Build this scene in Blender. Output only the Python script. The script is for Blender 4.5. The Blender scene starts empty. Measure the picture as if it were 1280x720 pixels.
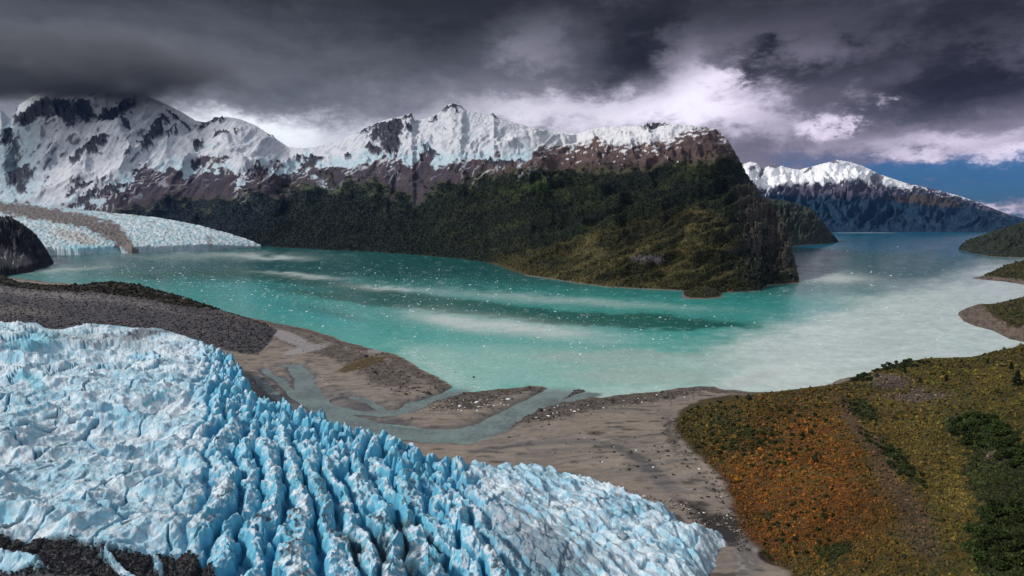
import bpy, math, random
import numpy as np

random.seed(7)
rng = np.random.default_rng(7)
sc = bpy.context.scene
COL = sc.collection

# ------------------------------------------------------------------ camera maths (metres, water level z = 0)
H, F, PITCH = 200.0, 834.0, math.atan((360 - 276) / 834.0)
SA, CA = math.sin(PITCH), math.cos(PITCH)


def uv(px, py):
    x, y = (np.asarray(px, float) - 640) / F, (360 - np.asarray(py, float)) / F
    dY, dZ = CA + y * SA, -SA + y * CA
    return x / dY, dZ / dY


def on_plane(px, py, z=0.0):
    u, v = uv(px, py)
    Y = (z - H) / v
    return u * Y, Y


def proj(X, Y, Z):
    zc = Y * CA - (Z - H) * SA
    yc = Y * SA + (Z - H) * CA
    return 640 + F * X / zc, 360 - F * yc / zc


# ------------------------------------------------------------------ noise
def _hash(ix, iy, seed):
    h = (ix.astype(np.int64) * 374761393 + iy.astype(np.int64) * 668265263 + seed * 974634777) & 0xFFFFFFFF
    h = ((h ^ (h >> 13)) * 1274126177) & 0xFFFFFFFF
    h = ((h ^ (h >> 16)) * 2246822519) & 0xFFFFFFFF
    return (h ^ (h >> 15)) & 0xFFFFFFFF


def perlin(x, y, seed=0):
    x = np.asarray(x, float); y = np.asarray(y, float)
    ix, iy = np.floor(x), np.floor(y)
    fx, fy = x - ix, y - iy
    sx, sy = fx * fx * fx * (fx * (fx * 6 - 15) + 10), fy * fy * fy * (fy * (fy * 6 - 15) + 10)
    def g(dx, dy):
        a = _hash(ix + dx, iy + dy, seed) * (2 * math.pi / 4294967296.0)
        return np.cos(a) * (fx - dx) + np.sin(a) * (fy - dy)
    a = g(0, 0) * (1 - sx) + g(1, 0) * sx
    b = g(0, 1) * (1 - sx) + g(1, 1) * sx
    return (a * (1 - sy) + b * sy) * 1.5


def fbm(x, y, octv=5, seed=0, gain=0.5, lac=2.03):
    s, a, t = 0, 1.0, 0
    for i in range(octv):
        s = s + a * perlin(x, y, seed + i * 17); t += a
        x, y, a = x * lac + 3.1, y * lac - 1.7, a * gain
    return s / t


def ridged(x, y, octv=5, seed=0, gain=0.5, lac=2.03):
    s, a, t = 0, 1.0, 0
    w = 1.0
    for i in range(octv):
        n = 1 - np.abs(perlin(x, y, seed + i * 17)) * 1.4
        n = np.clip(n, 0, 1) ** 2 * w
        w = np.clip(n * 1.6, 0, 1)
        s = s + a * n; t += a
        x, y, a = x * lac + 3.1, y * lac - 1.7, a * gain
    return s / t


def worley(x, y, seed=0, jit=0.85):
    ix, iy = np.floor(x), np.floor(y)
    f1 = np.full(x.shape, 9.0); f2 = np.full(x.shape, 9.0)
    cid = np.zeros(x.shape); ox = np.zeros(x.shape); oy = np.zeros(x.shape)
    for dx in (-1, 0, 1):
        for dy in (-1, 0, 1):
            cx, cy = ix + dx, iy + dy
            h = _hash(cx, cy, seed); h2 = _hash(cx, cy, seed + 91)
            qx = cx + 0.5 + jit * (h / 4294967296.0 - 0.5)
            qy = cy + 0.5 + jit * (h2 / 4294967296.0 - 0.5)
            d = np.hypot(x - qx, y - qy)
            near = d < f1
            f2 = np.where(near, f1, np.minimum(f2, d))
            f1 = np.where(near, d, f1)
            r = _hash(cx, cy, seed + 203) / 4294967296.0
            cid = np.where(near, r, cid)
            ox = np.where(near, x - qx, ox); oy = np.where(near, y - qy, oy)
    return f1, f2, cid, ox, oy


def sstep(a, b, x):
    t = np.clip((np.asarray(x, float) - a) / (b - a), 0, 1)
    return t * t * (3 - 2 * t)


def mix(a, b, m):
    m = np.asarray(m)
    if np.ndim(a) and np.shape(a)[-1] == 3 or np.ndim(b) and np.shape(b)[-1] == 3:
        m = m[..., None]
    return np.asarray(a) * (1 - m) + np.asarray(b) * m


def blob(px, py, cx, cy, rx, ry, ang=0.0):
    c, s = math.cos(math.radians(ang)), math.sin(math.radians(ang))
    a, b = px - cx, py - cy
    return np.exp(-(((a * c + b * s) / rx) ** 2 + ((-a * s + b * c) / ry) ** 2))


def poly_sd(X, Y, pts):
    """signed distance to polygon, positive inside"""
    pts = np.asarray(pts, float)
    d2 = np.full(X.shape, 1e18); inside = np.zeros(X.shape, bool)
    n = len(pts)
    for i in range(n):
        x0, y0 = pts[i]; x1, y1 = pts[(i + 1) % n]
        ex, ey = x1 - x0, y1 - y0
        l2 = ex * ex + ey * ey + 1e-9
        t = np.clip(((X - x0) * ex + (Y - y0) * ey) / l2, 0, 1)
        d2 = np.minimum(d2, (X - x0 - t * ex) ** 2 + (Y - y0 - t * ey) ** 2)
        if y0 != y1:
            c = ((y0 > Y) != (y1 > Y)) & (X < (x1 - x0) * (Y - y0) / (y1 - y0) + x0)
            inside ^= c
    d = np.sqrt(d2)
    return np.where(inside, d, -d)


def line_d(X, Y, pts, ws):
    """distance to a polyline minus its local half width"""
    best = np.full(X.shape, 1e9)
    for i in range(len(pts) - 1):
        (x0, y0), (x1, y1) = pts[i], pts[i + 1]
        ex, ey = x1 - x0, y1 - y0
        t = np.clip(((X - x0) * ex + (Y - y0) * ey) / (ex * ex + ey * ey + 1e-9), 0, 1)
        w = ws[i] * (1 - t) + ws[i + 1] * t
        best = np.minimum(best, np.hypot(X - x0 - t * ex, Y - y0 - t * ey) - w)
    return best


# ------------------------------------------------------------------ mesh + material helpers
def make_mesh(name, verts, faces, cols=None, rough=None, smooth=True, mat=None, parent=None):
    """faces: (n,k) array"""
    me = bpy.data.meshes.new(name)
    nv, nf, k = len(verts), len(faces), faces.shape[1]
    me.vertices.add(nv); me.loops.add(nf * k); me.polygons.add(nf)
    me.vertices.foreach_set("co", np.ascontiguousarray(verts, np.float32).ravel())
    me.loops.foreach_set("vertex_index", np.ascontiguousarray(faces, np.int32).ravel())
    me.polygons.foreach_set("loop_start", np.arange(0, nf * k, k, dtype=np.int32))
    me.polygons.foreach_set("use_smooth", np.full(nf, smooth, bool))
    if cols is not None:
        a = me.attributes.new("Col", "FLOAT_COLOR", "POINT")
        c = np.ones((nv, 4), np.float32); c[:, :3] = cols
        a.data.foreach_set("color", c.ravel())
    if rough is not None:
        a = me.attributes.new("Rough", "FLOAT", "POINT")
        a.data.foreach_set("value", np.ascontiguousarray(rough, np.float32).ravel())
    me.update(calc_edges=True)
    me.validate()
    o = bpy.data.objects.new(name, me)
    COL.objects.link(o)
    if mat: me.materials.append(mat)
    if parent: o.parent = parent
    return o


def grid_faces(nr, nc):
    i = np.arange(nr * nc).reshape(nr, nc)
    return np.stack([i[:-1, :-1], i[:-1, 1:], i[1:, 1:], i[1:, :-1]], -1).reshape(-1, 4)


def grid_obj(name, X, Y, Z, C, mat, rough=None, keep=None):
    nr, nc = X.shape
    f = grid_faces(nr, nc)
    V = np.stack([X, Y, Z], -1).reshape(-1, 3)
    C = np.clip(C, 0.003, 0.95).reshape(-1, 3)
    R = None if rough is None else rough.ravel()
    if keep is not None:
        k = keep.ravel()
        f = f[k[f].any(1)]
        used = np.unique(f)
        remap = np.full(len(V), -1); remap[used] = np.arange(len(used))
        f = remap[f]; V = V[used]; C = C[used]
        if R is not None: R = R[used]
    return make_mesh(name, V, f, C, R, True, mat)


def tag(o, label=None, cat=None, group=None, kind=None):
    if label: o["label"] = label
    if cat: o["category"] = cat
    if group: o["group"] = group
    if kind: o["kind"] = kind
    return o


class NT:
    """tiny helper for building node trees"""
    def __init__(self, tree):
        self.t = tree; self.n = tree.nodes; self.l = tree.links
        self.n.clear()
    def node(self, typ, **kw):
        nd = self.n.new(typ)
        for k, v in kw.items(): setattr(nd, k, v)
        return nd
    def put(self, sock, v):
        if isinstance(v, bpy.types.NodeSocket): self.l.new(v, sock)
        else: sock.default_value = v
    def m(self, op, a, b=0.0, c=0.0, clamp=False):
        nd = self.node("ShaderNodeMath", operation=op, use_clamp=clamp)
        self.put(nd.inputs[0], a); self.put(nd.inputs[1], b); self.put(nd.inputs[2], c)
        return nd.outputs[0]
    def maprange(self, v, a, b, c=0.0, d=1.0, smooth=True):
        nd = self.node("ShaderNodeMapRange", interpolation_type="SMOOTHSTEP" if smooth else "LINEAR", clamp=True)
        for i, s in enumerate((v, a, b, c, d)): self.put(nd.inputs[i], s)
        return nd.outputs[0]
    def mixc(self, f, a, b, blend="MIX"):
        nd = self.node("ShaderNodeMix", data_type="RGBA", blend_type=blend)
        self.put(nd.inputs[0], f); self.put(nd.inputs[6], a); self.put(nd.inputs[7], b)
        return nd.outputs[2]
    def noise(self, vec, scale, detail=5.0, rough=0.55, dist=0.0):
        nd = self.node("ShaderNodeTexNoise")
        self.put(nd.inputs["Vector"], vec); self.put(nd.inputs["Scale"], scale)
        nd.inputs["Detail"].default_value = detail; nd.inputs["Roughness"].default_value = rough
        nd.inputs["Distortion"].default_value = dist
        return nd.outputs["Fac"]
    def comb(self, x, y, z):
        nd = self.node("ShaderNodeCombineXYZ")
        for i, s in enumerate((x, y, z)): self.put(nd.inputs[i], s)
        return nd.outputs[0]
    def ramp(self, f, stops):
        nd = self.node("ShaderNodeValToRGB")
        self.put(nd.inputs[0], f)
        e = nd.color_ramp.elements
        while len(e) > 1: e.remove(e[-1])
        e[0].position, e[0].color = stops[0][0], (*stops[0][1], 1)
        for p, c in stops[1:]:
            q = e.new(p); q.color = (*c, 1)
        return nd.outputs[0]


def surface_mat(name, scale, var=0.25, bump=0.4, bump_dist=1.0, rough=0.85, spec=0.2, fine=None, stretch=(1, 1, 1), use_rough=False, sss=0.0):
    m = bpy.data.materials.new(name); m.use_nodes = True
    T = NT(m.node_tree)
    out = T.node("ShaderNodeOutputMaterial"); b = T.node("ShaderNodeBsdfPrincipled")
    T.l.new(b.outputs[0], out.inputs[0])
    at = T.node("ShaderNodeAttribute", attribute_name="Col")
    pos = T.node("ShaderNodeTexCoord").outputs["Object"]
    mp = T.node("ShaderNodeMapping"); T.l.new(pos, mp.inputs[0]); mp.inputs["Scale"].default_value = stretch
    n1 = T.noise(mp.outputs[0], scale, 8, 0.65)
    n2 = T.noise(mp.outputs[0], scale * (fine or 5.3), 6, 0.6)
    v = T.m("MULTIPLY_ADD", T.m("ADD", T.m("SUBTRACT", n1, 0.5), T.m("MULTIPLY", T.m("SUBTRACT", n2, 0.5), 0.8)), var * 2.4, 1.0)
    c = T.mixc(1.0, at.outputs["Color"], T.comb(v, v, v), "MULTIPLY")
    T.l.new(c, b.inputs["Base Color"])
    if use_rough:
        ar = T.node("ShaderNodeAttribute", attribute_name="Rough")
        T.l.new(ar.outputs["Fac"], b.inputs["Roughness"])
    else:
        b.inputs["Roughness"].default_value = rough
    b.inputs["Specular IOR Level"].default_value = spec
    if sss:
        b.inputs["Subsurface Weight"].default_value = sss
        b.inputs["Subsurface Radius"].default_value = (0.3, 1.0, 1.6)
        b.inputs["Subsurface Scale"].default_value = 1.0
    bp = T.node("ShaderNodeBump"); bp.inputs["Strength"].default_value = bump; bp.inputs["Distance"].default_value = bump_dist
    T.l.new(T.m("ADD", n1, T.m("MULTIPLY", n2, 0.5)), bp.inputs["Height"])
    T.l.new(bp.outputs[0], b.inputs["Normal"])
    return m


MAT_MTN = surface_mat("mountain_surface", 0.016, var=0.16, bump=0.35, bump_dist=18.0, rough=0.95, spec=0.1)
MAT_FAR = surface_mat("far_mountain_surface", 0.006, var=0.3, bump=0.6, bump_dist=50.0, rough=0.95, spec=0.1)
MAT_GROUND = surface_mat("silt_and_gravel", 0.12, var=0.3, bump=0.5, bump_dist=0.8, use_rough=True, spec=0.35)
MAT_ICE = surface_mat("glacier_ice", 0.30, var=0.24, bump=0.9, bump_dist=1.3, rough=0.55, spec=0.3, stretch=(1, 1, 1))
MAT_TONGUE = surface_mat("valley_glacier_ice", 0.02, var=0.14, bump=0.4, bump_dist=10.0, rough=0.7, spec=0.2)
MAT_VEG = surface_mat("leaves_and_twigs", 0.5, var=0.3, bump=0.2, bump_dist=0.3, rough=0.9, spec=0.1)
MAT_FOREST = surface_mat("forest_canopy", 0.05, var=0.3, bump=0.2, bump_dist=1, rough=0.95, spec=0.05)
MAT_ROCK = surface_mat("boulder_stone", 1.1, var=0.35, bump=0.6, bump_dist=0.25, rough=0.9, spec=0.2)
MAT_FLOE = surface_mat("floating_ice", 0.7, var=0.08, bump=0.3, bump_dist=0.3, rough=0.5, spec=0.4)
MAT_BARK = surface_mat("bark", 2.0, var=0.3, bump=0.6, bump_dist=0.1, rough=0.95, spec=0.1)


# ------------------------------------------------------------------ polar height layers
def line_uv(pts):
    """polyline of pixels -> function u -> v"""
    P = np.array(pts, float)
    u, v = uv(P[:, 0], P[:, 1])
    o = np.argsort(u)
    return u[o], v[o]


class Layer:
    def __init__(self, base, sky, y1, p=1.0, back=0.5, end_drop=True):
        """base: shoreline pixels on z=0, sky: skyline pixels, y1: (px, ridge distance)"""
        ub, vb = line_uv(base); self.ub, self.y0 = ub, -H / vb
        self.us, self.vs = line_uv(sky)
        if y1 is None:                      # skyline given as (px, py, height)
            P = np.array(sky, float); o = np.argsort(uv(P[:, 0], P[:, 1])[0])
            self.uy, self.yy = self.us, (P[o, 2] - H) / self.vs
        else:
            a = np.array(y1, float)
            self.uy, self.yy = (a[:, 0] - 640) / F / CA, a[:, 1]
        self.p, self.back = p, back
        self.lo, self.hi = self.us[0], self.us[-1]
    def edges(self, u):
        Y0 = np.interp(u, self.ub, self.y0)
        Y1 = np.interp(u, self.uy, self.yy)
        Y1 = np.maximum(Y1, Y0 + 40)
        z1 = H + np.interp(u, self.us, self.vs) * Y1
        z1 = np.where((u < self.lo) | (u > self.hi), -20, z1)
        return Y0, Y1, z1
    def z(self, u, Y):
        Y0, Y1, z1 = self.edges(u)
        t = (Y - Y0) / (Y1 - Y0)
        tc = np.clip(t, 0, 1)
        z = z1 * tc ** self.p
        z = np.where(t > 1, z1 - (Y - Y1) * self.back, z)
        z = np.where(t < 0, (Y - Y0) * 0.3, z)
        return z, t, z1


def polar(u0, u1, nc, Ys):
    u = np.linspace(u0, u1, nc)
    return np.broadcast_to(u, (len(Ys), nc)), None


# ================================================================== MAIN RANGE
SKY_MAIN = [(-120, 150), (-60, 140), (0, 136), (14, 150), (22, 132), (45, 118), (70, 106), (100, 104), (130, 100), (160, 112), (180, 118), (205, 129), (225, 139), (245, 151), (257, 153),
            (268, 148), (283, 146), (300, 149), (320, 157), (340, 170), (362, 185), (380, 185), (400, 183), (420, 177), (445, 166), (462, 158), (480, 150),
            (500, 146), (514, 142), (519, 151), (535, 147), (552, 139), (558, 132), (564, 130), (576, 131), (583, 138), (600, 141), (612, 144), (617, 142), (622, 147), (640, 152),
            (660, 158), (700, 165), (720, 167), (740, 161), (770, 158), (803, 157), (808, 154), (830, 153), (850, 156), (880, 158), (895, 161), (908, 172),
            (915, 183), (922, 196), (935, 219), (950, 241), (965, 256), (978, 273), (987, 297), (992, 318), (996, 335), (1000, 352)]
BASE_MAIN = [(-120, 296), (0, 299), (60, 301), (150, 302.5), (250, 304), (325, 308), (400, 312), (470, 315), (560, 322), (610, 328), (660, 345), (690, 349), (720, 354), (760, 359), (800, 361),
             (840, 363), (870, 365), (900, 366), (950, 364), (959, 357), (1000, 354)]
Y1_MAIN = [(-120, 11500), (0, 10500), (130, 10000), (225, 9600), (285, 8800), (370, 8000), (450, 7000), (565, 6500), (700, 6000), (790, 5200), (880, 4300),
           (915, 3900), (940, 3400), (965, 2900), (985, 2500), (1000, 2300)]
L_main = Layer(BASE_MAIN, SKY_MAIN, Y1_MAIN, p=0.95, back=0.35)
L_lobe = Layer([(600, 327), (640, 338), (660, 345), (690, 349), (720, 354), (760, 359), (800, 361), (840, 363), (870, 365), (900, 366), (950, 364), (957, 358)],
               [(600, 327), (640, 314), (690, 306), (728, 296), (786, 277), (825, 266), (865, 259), (885, 260), (902, 268), (916, 281), (929, 298), (940, 319), (950, 342), (957, 357)],
               [(600, 3450), (660, 3050), (760, 2800), (880, 2650), (920, 2500), (957, 2250)], p=0.8, back=0.25)
L_bench = Layer(BASE_MAIN, [(520, 300), (600, 282), (700, 262), (760, 250), (830, 233), (890, 224), (925, 226), (945, 247), (958, 272), (970, 300), (983, 338)],
                [(520, 4300), (700, 3600), (830, 3200), (925, 2950), (983, 2420)], p=0.9, back=0.2)

SNOWLINE = [(-120, 262), (60, 262), (97, 258), (119, 256), (150, 236), (175, 219), (200, 215), (262, 204), (285, 206), (297, 228), (306, 230), (322, 208), (350, 209), (362, 209), (378, 209), (396, 208), (409, 215),
            (425, 209), (440, 205), (466, 197), (494, 197), (512, 204), (528, 189), (540, 196), (550, 203), (562, 205), (600, 202), (644, 201), (662, 194), (694, 181), (716, 183), (743, 174),
            (767, 182), (800, 178), (837, 176), (860, 162), (880, 160), (899, 164), (914, 178), (930, 200)]
TREELINE = [(-120, 275), (60, 275), (125, 268), (219, 246), (281, 246), (362, 236), (381, 226), (444, 226), (475, 231), (500, 241), (525, 244), (550, 231), (600, 217),
            (650, 210), (694, 209), (750, 209), (805, 206), (868, 198), (918, 192), (940, 215)]


def lines_at(pts, px):
    P = np.array(pts, float)
    return np.interp(px, P[:, 0], P[:, 1])


ROCK_RIBS = [(42, 152, 16, 13, 30), (62, 146, 20, 12, -10), (18, 172, 8, 10, 40), (78, 138, 34, 10, 0), (110, 140, 22, 11, 10), (150, 140, 26, 8, -30), (172, 130, 12, 6, -40), (95, 150, 10, 10, 0),
             (122, 188, 30, 6, -33), (108, 192, 14, 9, -40), (28, 187, 6, 6, 0), (205, 162, 18, 7, -45), (190, 176, 12, 5, -50), (221, 170, 9, 3.5, -50), (165, 197, 8, 4, -50), (254, 180, 9, 2.5, -65),
             (282, 172, 9, 6, -35), (262, 157, 9, 3.5, -20), (278, 155, 9, 3, -30), (302, 169, 3, 4, 0), (30, 222, 18, 8, -25), (33, 234, 8, 6, 0), (115, 230, 28, 6, -20), (100, 240, 18, 4, -25), (135, 240, 38, 5, -30), (118, 248, 26, 5, -25), (165, 160, 5, 5, 0),
             (225, 150, 10, 3, 40), (240, 158, 6, 2, 20), (345, 170, 6, 2, 35), (325, 210, 10, 5, -35), (378, 200, 8, 3, -20), (395, 205, 16, 5, -15), (437, 197, 5, 4, -60),
             (480, 165, 20, 8, -35), (497, 160, 8, 16, 20), (490, 180, 12, 14, 10), (514, 148, 7, 5, 0), (513, 160, 4, 6, 0), (465, 160, 18, 3, -22), (540, 190, 10, 5, 5), (543, 150, 7, 3, -15),
             (565, 134, 12, 3, -8), (557, 138, 5, 3, 0), (618, 144, 5, 3, 0), (815, 156, 18, 3, -5), (470, 188, 12, 5, 10), (620, 206, 40, 4, 0)]


def build_main():
    nc, n1, n2 = 1250, 300, 40
    u = np.linspace(uv(-120, 250)[0], uv(1001, 340)[0], nc)
    Y0, Y1, z1 = L_main.edges(u)
    tt = np.concatenate([[-0.03], np.linspace(0, 1, n1) ** 1.15, np.linspace(1.02, 1.6, n2)])
    U = np.broadcast_to(u, (len(tt), nc)).copy()
    Y = Y0 + (Y1 - Y0) * tt[:, None]
    Z, t, Z1 = L_main.z(U, Y)
    zl, _, _ = L_lobe.z(U, Y)
    zb, _, _ = L_bench.z(U, Y)
    lobe = sstep(-6, 14, zl - np.maximum(Z, zb))
    X = U * Y
    # relief: gullies running down the slope + big spurs; kept small on the skyline
    env = np.clip(t, 0, 1)
    env = np.clip(4 * env * (1 - env), 0, 1) ** 0.7
    amp = np.clip(Z1, 30, 1500)
    left = sstep(420, 250, 640 + U * F)
    a = U * 834.0
    _, b = proj(X, Y, np.maximum(Z, zb))
    wl = sstep(500, 340, a + 640); wr = sstep(560, 700, a + 640); wm = 1 - wl - wr
    w1, w2 = fbm(a / 40, b / 26, 4, 11), fbm(a / 40, b / 26, 4, 12)
    acL, alL = a * .52 + b * .85 + 9 * w1, a * .85 - b * .52 + 14 * w2
    acR, alR = a * .30 + b * .95 + 7 * w1, a * .95 - b * .30 + 16 * w2
    Z = np.maximum(Z, zb)
    dz = wl * ((ridged(acL / 34, alL / 110, 5, 21, gain=.42) - .4) * 24 + (ridged(acL / 10, alL / 40, 4, 22) - .4) * 3)
    dz = dz + wm * ((ridged(a / 24 + b / 34 + w1, b / 60 + w2, 5, 23, gain=.42) - .4) * 10 + (ridged(a / 8 + b / 12, b / 26 + w2, 4, 24) - .4) * 1.6)
    dz = dz + wr * ((ridged(acR / 21, alR / 170, 5, 25, gain=.45) - .4) * 27 + (ridged(acR / 7, alR / 80, 4, 26) - .4) * 2.5 + (ridged(a / 46 + w1, b / 60, 4, 27) - .4) * 10)
    dz = dz + fbm(a / 6, b / 5, 4, 28) * .7
    Z = Z + env * dz * Y / F * sstep(20, 160, Z1)
    # rock ribs standing out of the ice
    mA = fbm(a / 9, b / 7, 5, 101); mC = fbm(a / 3.0, b / 2.4, 4, 107)
    qx, qy = a + 640 + 9 * mA + 4 * mC, b + 7 * mA + 3 * mC
    RK = 0
    for cx, cy, rx, ry, an in ROCK_RIBS:
        RK = np.maximum(RK, blob(qx, qy, cx, cy, rx, ry, an))
    Z = Z + sstep(.28, .6, RK) * (2.0 + 5.0 * ridged(a / 8, b / 12, 5, 29)) * Y / F * .8 * sstep(1.0, .96, t)
    benches = fbm(a / 90.0, Y / 260 + fbm(a / 40, t * 3, 3, 91), 3, 77)
    zl2 = zl + 13 * benches * sstep(5, 60, zl) + (50 * (ridged(acR / 19, alR / 150, 4, 78, gain=.42) - .4) + 9 * (ridged(acR / 6, alR / 60, 3, 79) - .4)) * sstep(5, 45, zl)
    Z = np.maximum(Z, zl2)
    Z = Z + np.where((t > 0.9) & (t < 1.1), (fbm(a / 3.2, Y / 60, 4, 5)) * 9 * sstep(40, 400, Z1), 0)
    # cliffs on the end of the headland
    px, py = proj(X, Y, Z)
    cliff = sstep(905, 950, px + 10 * fbm(a / 12, t * 4, 3, 8)) * sstep(1.3, 0.9, t)
    Z = Z + cliff * (ridged(a / 7.0 + b / 30, b / 22 + w1, 5, 66) - 0.45) * 36 * sstep(5, 60, Z)
    Z[0] = -12
    px, py = proj(X, Y, Z)
    # ---------------- materials
    gy = np.gradient(Z, axis=0) / np.maximum(np.gradient(Y, axis=0), 1e-3)
    gx = np.gradient(Z, axis=1) / np.maximum(np.gradient(X, axis=1), 1e-3)
    steep = np.hypot(gx - U * gy, gy)
    nA = fbm(a / 9, py / 7, 5, 101); nB = fbm(a / 26, py / 16, 4, 103); nC = fbm(a / 3.0, py / 2.4, 4, 107)
    nS = fbm((a + py * 0.8) / 8.0, (py - 0.55 * a) / 30.0, 5, 109)      # streaks down towards the left
    nS2 = fbm((a + py * 0.9) / 3.5, (py - 0.5 * a) / 14.0, 4, 119)
    nV = fbm((a + b * .6) / 7, b / 40, 4, 141)
    forest = mix(np.array([.012, .018, .014]), np.array([.030, .038, .018]), sstep(-.7, .8, nA + nC * .6))
    forest = mix(forest, np.array([.055, .085, .030]), sstep(.10, .45, nB + blob(px, py, 280, 242, 70, 14) * .4 + blob(px, py, 470, 234, 60, 8) * .6 + blob(px, py, 400, 236, 40, 9) * .4 + blob(px, py, 655, 235, 45, 10) * .55 - .22 + nC * .25) * sstep(330, 225, py))
    forest = mix(forest, np.array([.020, .030, .046]), left * .5 + .25 * sstep(640, 420, px))
    olive = mix(np.array([.036, .036, .014]), np.array([.078, .068, .024]), sstep(-.3, .4, nA + .7 * nC))
    olive = mix(olive, np.array([.035, .036, .018]), sstep(.0, .45, fbm(a / 30, py / 6, 4, 301) + .15))
    ls = np.log(steep + .05); wgt = (Z > 0) & (t < 1)
    flat = sstep(.15, -.75, ls - np.median(ls[wgt]) + .35 * nC)  # flat benches paler, steep parts darker: vegetation, plus painted relief shading
    forest = mix(forest * .8, np.array([.045, .047, .022]), flat * sstep(480, 640, px) * .35)
    strat = ridged(acR / 17 + .25 * nA, alR / 150, 4, 305) + .28 * fbm(acR / 5, alR / 70, 4, 306)
    olive = mix(olive * .55, np.array([.108, .090, .036]), np.clip(.45 * flat + sstep(.25, .75, strat) * .75, 0, 1))
    forest = mix(forest, np.array([.060, .058, .026]), sstep(.45, .85, strat + .3 * nB) * sstep(500, 680, px) * .28)
    forest = mix(forest, np.array([.012, .016, .013]), sstep(.40, .12, strat + .3 * nB) * .7)
    foot = sstep(-5, 5, py + 6 * nA + 5 * nB - np.interp(px, [600, 640, 690, 728, 786, 825, 865, 902, 929, 950, 960], [327, 314, 306, 296, 277, 266, 259, 268, 298, 342, 360])) * sstep(560, 660, px)
    lobe = np.maximum(lobe, foot * .85)
    C = mix(forest, olive, lobe * sstep(955, 880, px + 22 * nB + 14 * nA) * (0.6 + .4 * sstep(-.2, .3, nB + .15)))
    C = mix(C, np.array([.10, .085, .095]), np.clip(sstep(.45, .8, blob(px + 5 * nA, py + 4 * nC, 803, 323, 20, 6) + blob(px + 5 * nA, py + 4 * nC, 824, 324, 8, 5) + .25 * nC), 0, 1) * .8)
    trk = sstep(.80, .93, ridged(a / 26 + .8 * nB, b / 190 + nB, 3, 311)) * sstep(.05, .3, fbm(a / 50, b / 26, 3, 312)) * (1 - lobe)
    C = mix(C, np.array([.070, .066, .040]), trk * .6)
    # bare rock on cliffs
    crock = cliff * sstep(.05, .35, nC + nA * .7 + .12 * steep - .25) * sstep(200, 240, py)
    C = mix(C, np.array([.085, .075, .066]), crock * .75)
    brown = mix(np.array([.118, .076, .070]), np.array([.060, .045, .048]), sstep(-.3, .4, nA + .6 * nC))
    brown = mix(brown, mix(np.array([.036, .036, .052]), np.array([.064, .050, .062]), sstep(-.25, .3, nV + .4 * nC)), np.clip(sstep(640, 560, px) * .85, 0, 1))
    tl = lines_at(TREELINE, px) + nA * 14 + nC * 8 + nB * (12 + 14 * sstep(650, 560, px))
    scrubby = mix(brown, np.array([.062, .068, .030]), sstep(-.1, .35, nC + nA))
    C = mix(C, scrubby, sstep(8, 0, py - tl) * .8)
    C = mix(C, brown, sstep(0, -7, py - tl))
    sl = lines_at(SNOWLINE, px) + nA * 9 + nC * 4 + (nV * 8 + nB * 30) * sstep(720, 620, px) + (nS * 10) * sstep(330, 250, px)
    snow = sstep(1.2, -1.2, py - sl)
    # speckled snow patches under the snowline on the right plateau
    spk = sstep(.02, .10, fbm((a - py * .7) / 10, (py + .25 * a) / 3.4, 4, 131) - .016 * (py - sl)) * sstep(655, 720, px) * sstep(0, 5, py - sl + 5) * sstep(945, 915, px)
    snow = np.maximum(snow, spk)
    spkl = sstep(.28, .34, nS - .02 * (py - sl)) * sstep(640, 600, px) * (py - sl > 0) * (py - sl < 12)
    snow = np.maximum(snow, spkl * .9)
    strk = sstep(.60, .80, ridged(acL / 7 + .5 * nA, alL / 80, 4, 151)) * sstep(34, 4, py - sl + 20 * nB) * (py > sl - 4) * sstep(700, 640, px) * sstep(60, 130, px)
    snow = np.maximum(snow, strk * .85)
    # exposed rock inside the snow
    wpx, wpy = px + 9 * nA + 4 * nC, py + 7 * nA + 3 * nC
    rkm = sstep(.33, .52, RK + .18 * nC + .12 * nS2)
    auto = sstep(.46, .56, nS * .75 + .16 * nS2 + .30 * (ls - np.median(ls[wgt])) + .10 * sstep(200, 150, px) - .02) * sstep(640, 330, px) * sstep(255, 235, py)
    auto = np.maximum(auto, sstep(.42, .5, nA * .7 + nC * .5 + .10 * (steep - .5)) * sstep(640, 760, px) * .9)
    rkm = np.clip(np.maximum(rkm, auto * .85), 0, 1)
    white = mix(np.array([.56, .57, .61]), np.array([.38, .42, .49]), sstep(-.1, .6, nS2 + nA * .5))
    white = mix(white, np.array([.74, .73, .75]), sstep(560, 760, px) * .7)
    ice = mix(np.array([.33, .46, .53]), np.array([.46, .56, .61]), sstep(-.3, .3, nC))
    icy = sstep(.05, .35, nB * .8 + nS * .4 + .55 * np.exp(-np.abs(py - sl + 7) / 12) - .24) * sstep(715, 640, px)
    icy = np.maximum(icy, .8 * sstep(.1, .5, blob(px, py, 20, 200, 30, 60) + nS * .5) * sstep(100, 60, px))
    white = mix(white, ice, np.clip(icy * 1.15, 0, .95))
    dirty = sstep(.05, .4, nS2 + nC * .5)
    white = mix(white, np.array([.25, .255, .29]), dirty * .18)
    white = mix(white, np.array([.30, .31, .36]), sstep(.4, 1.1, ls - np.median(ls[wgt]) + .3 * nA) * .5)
    rock = mix(np.array([.030, .034, .048]), np.array([.060, .058, .070]), sstep(-.3, .4, nC))
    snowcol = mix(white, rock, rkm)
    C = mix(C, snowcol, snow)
    # pale beach stones along the shore
    C = mix(C, np.array([.16, .14, .12]), sstep(3.0, 1.0, Z + nC * 2) * sstep(640, 660, px))
    o = grid_obj("mountain", X, Y, Z, C, MAT_MTN)
    tag(o, kind="structure")
    return dict(C=C, U=U, X=X, Y=Y, Z=Z, px=px, py=py, tl=tl, lobe=lobe, cliff=cliff, t=t)


MAIN = build_main()


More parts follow.
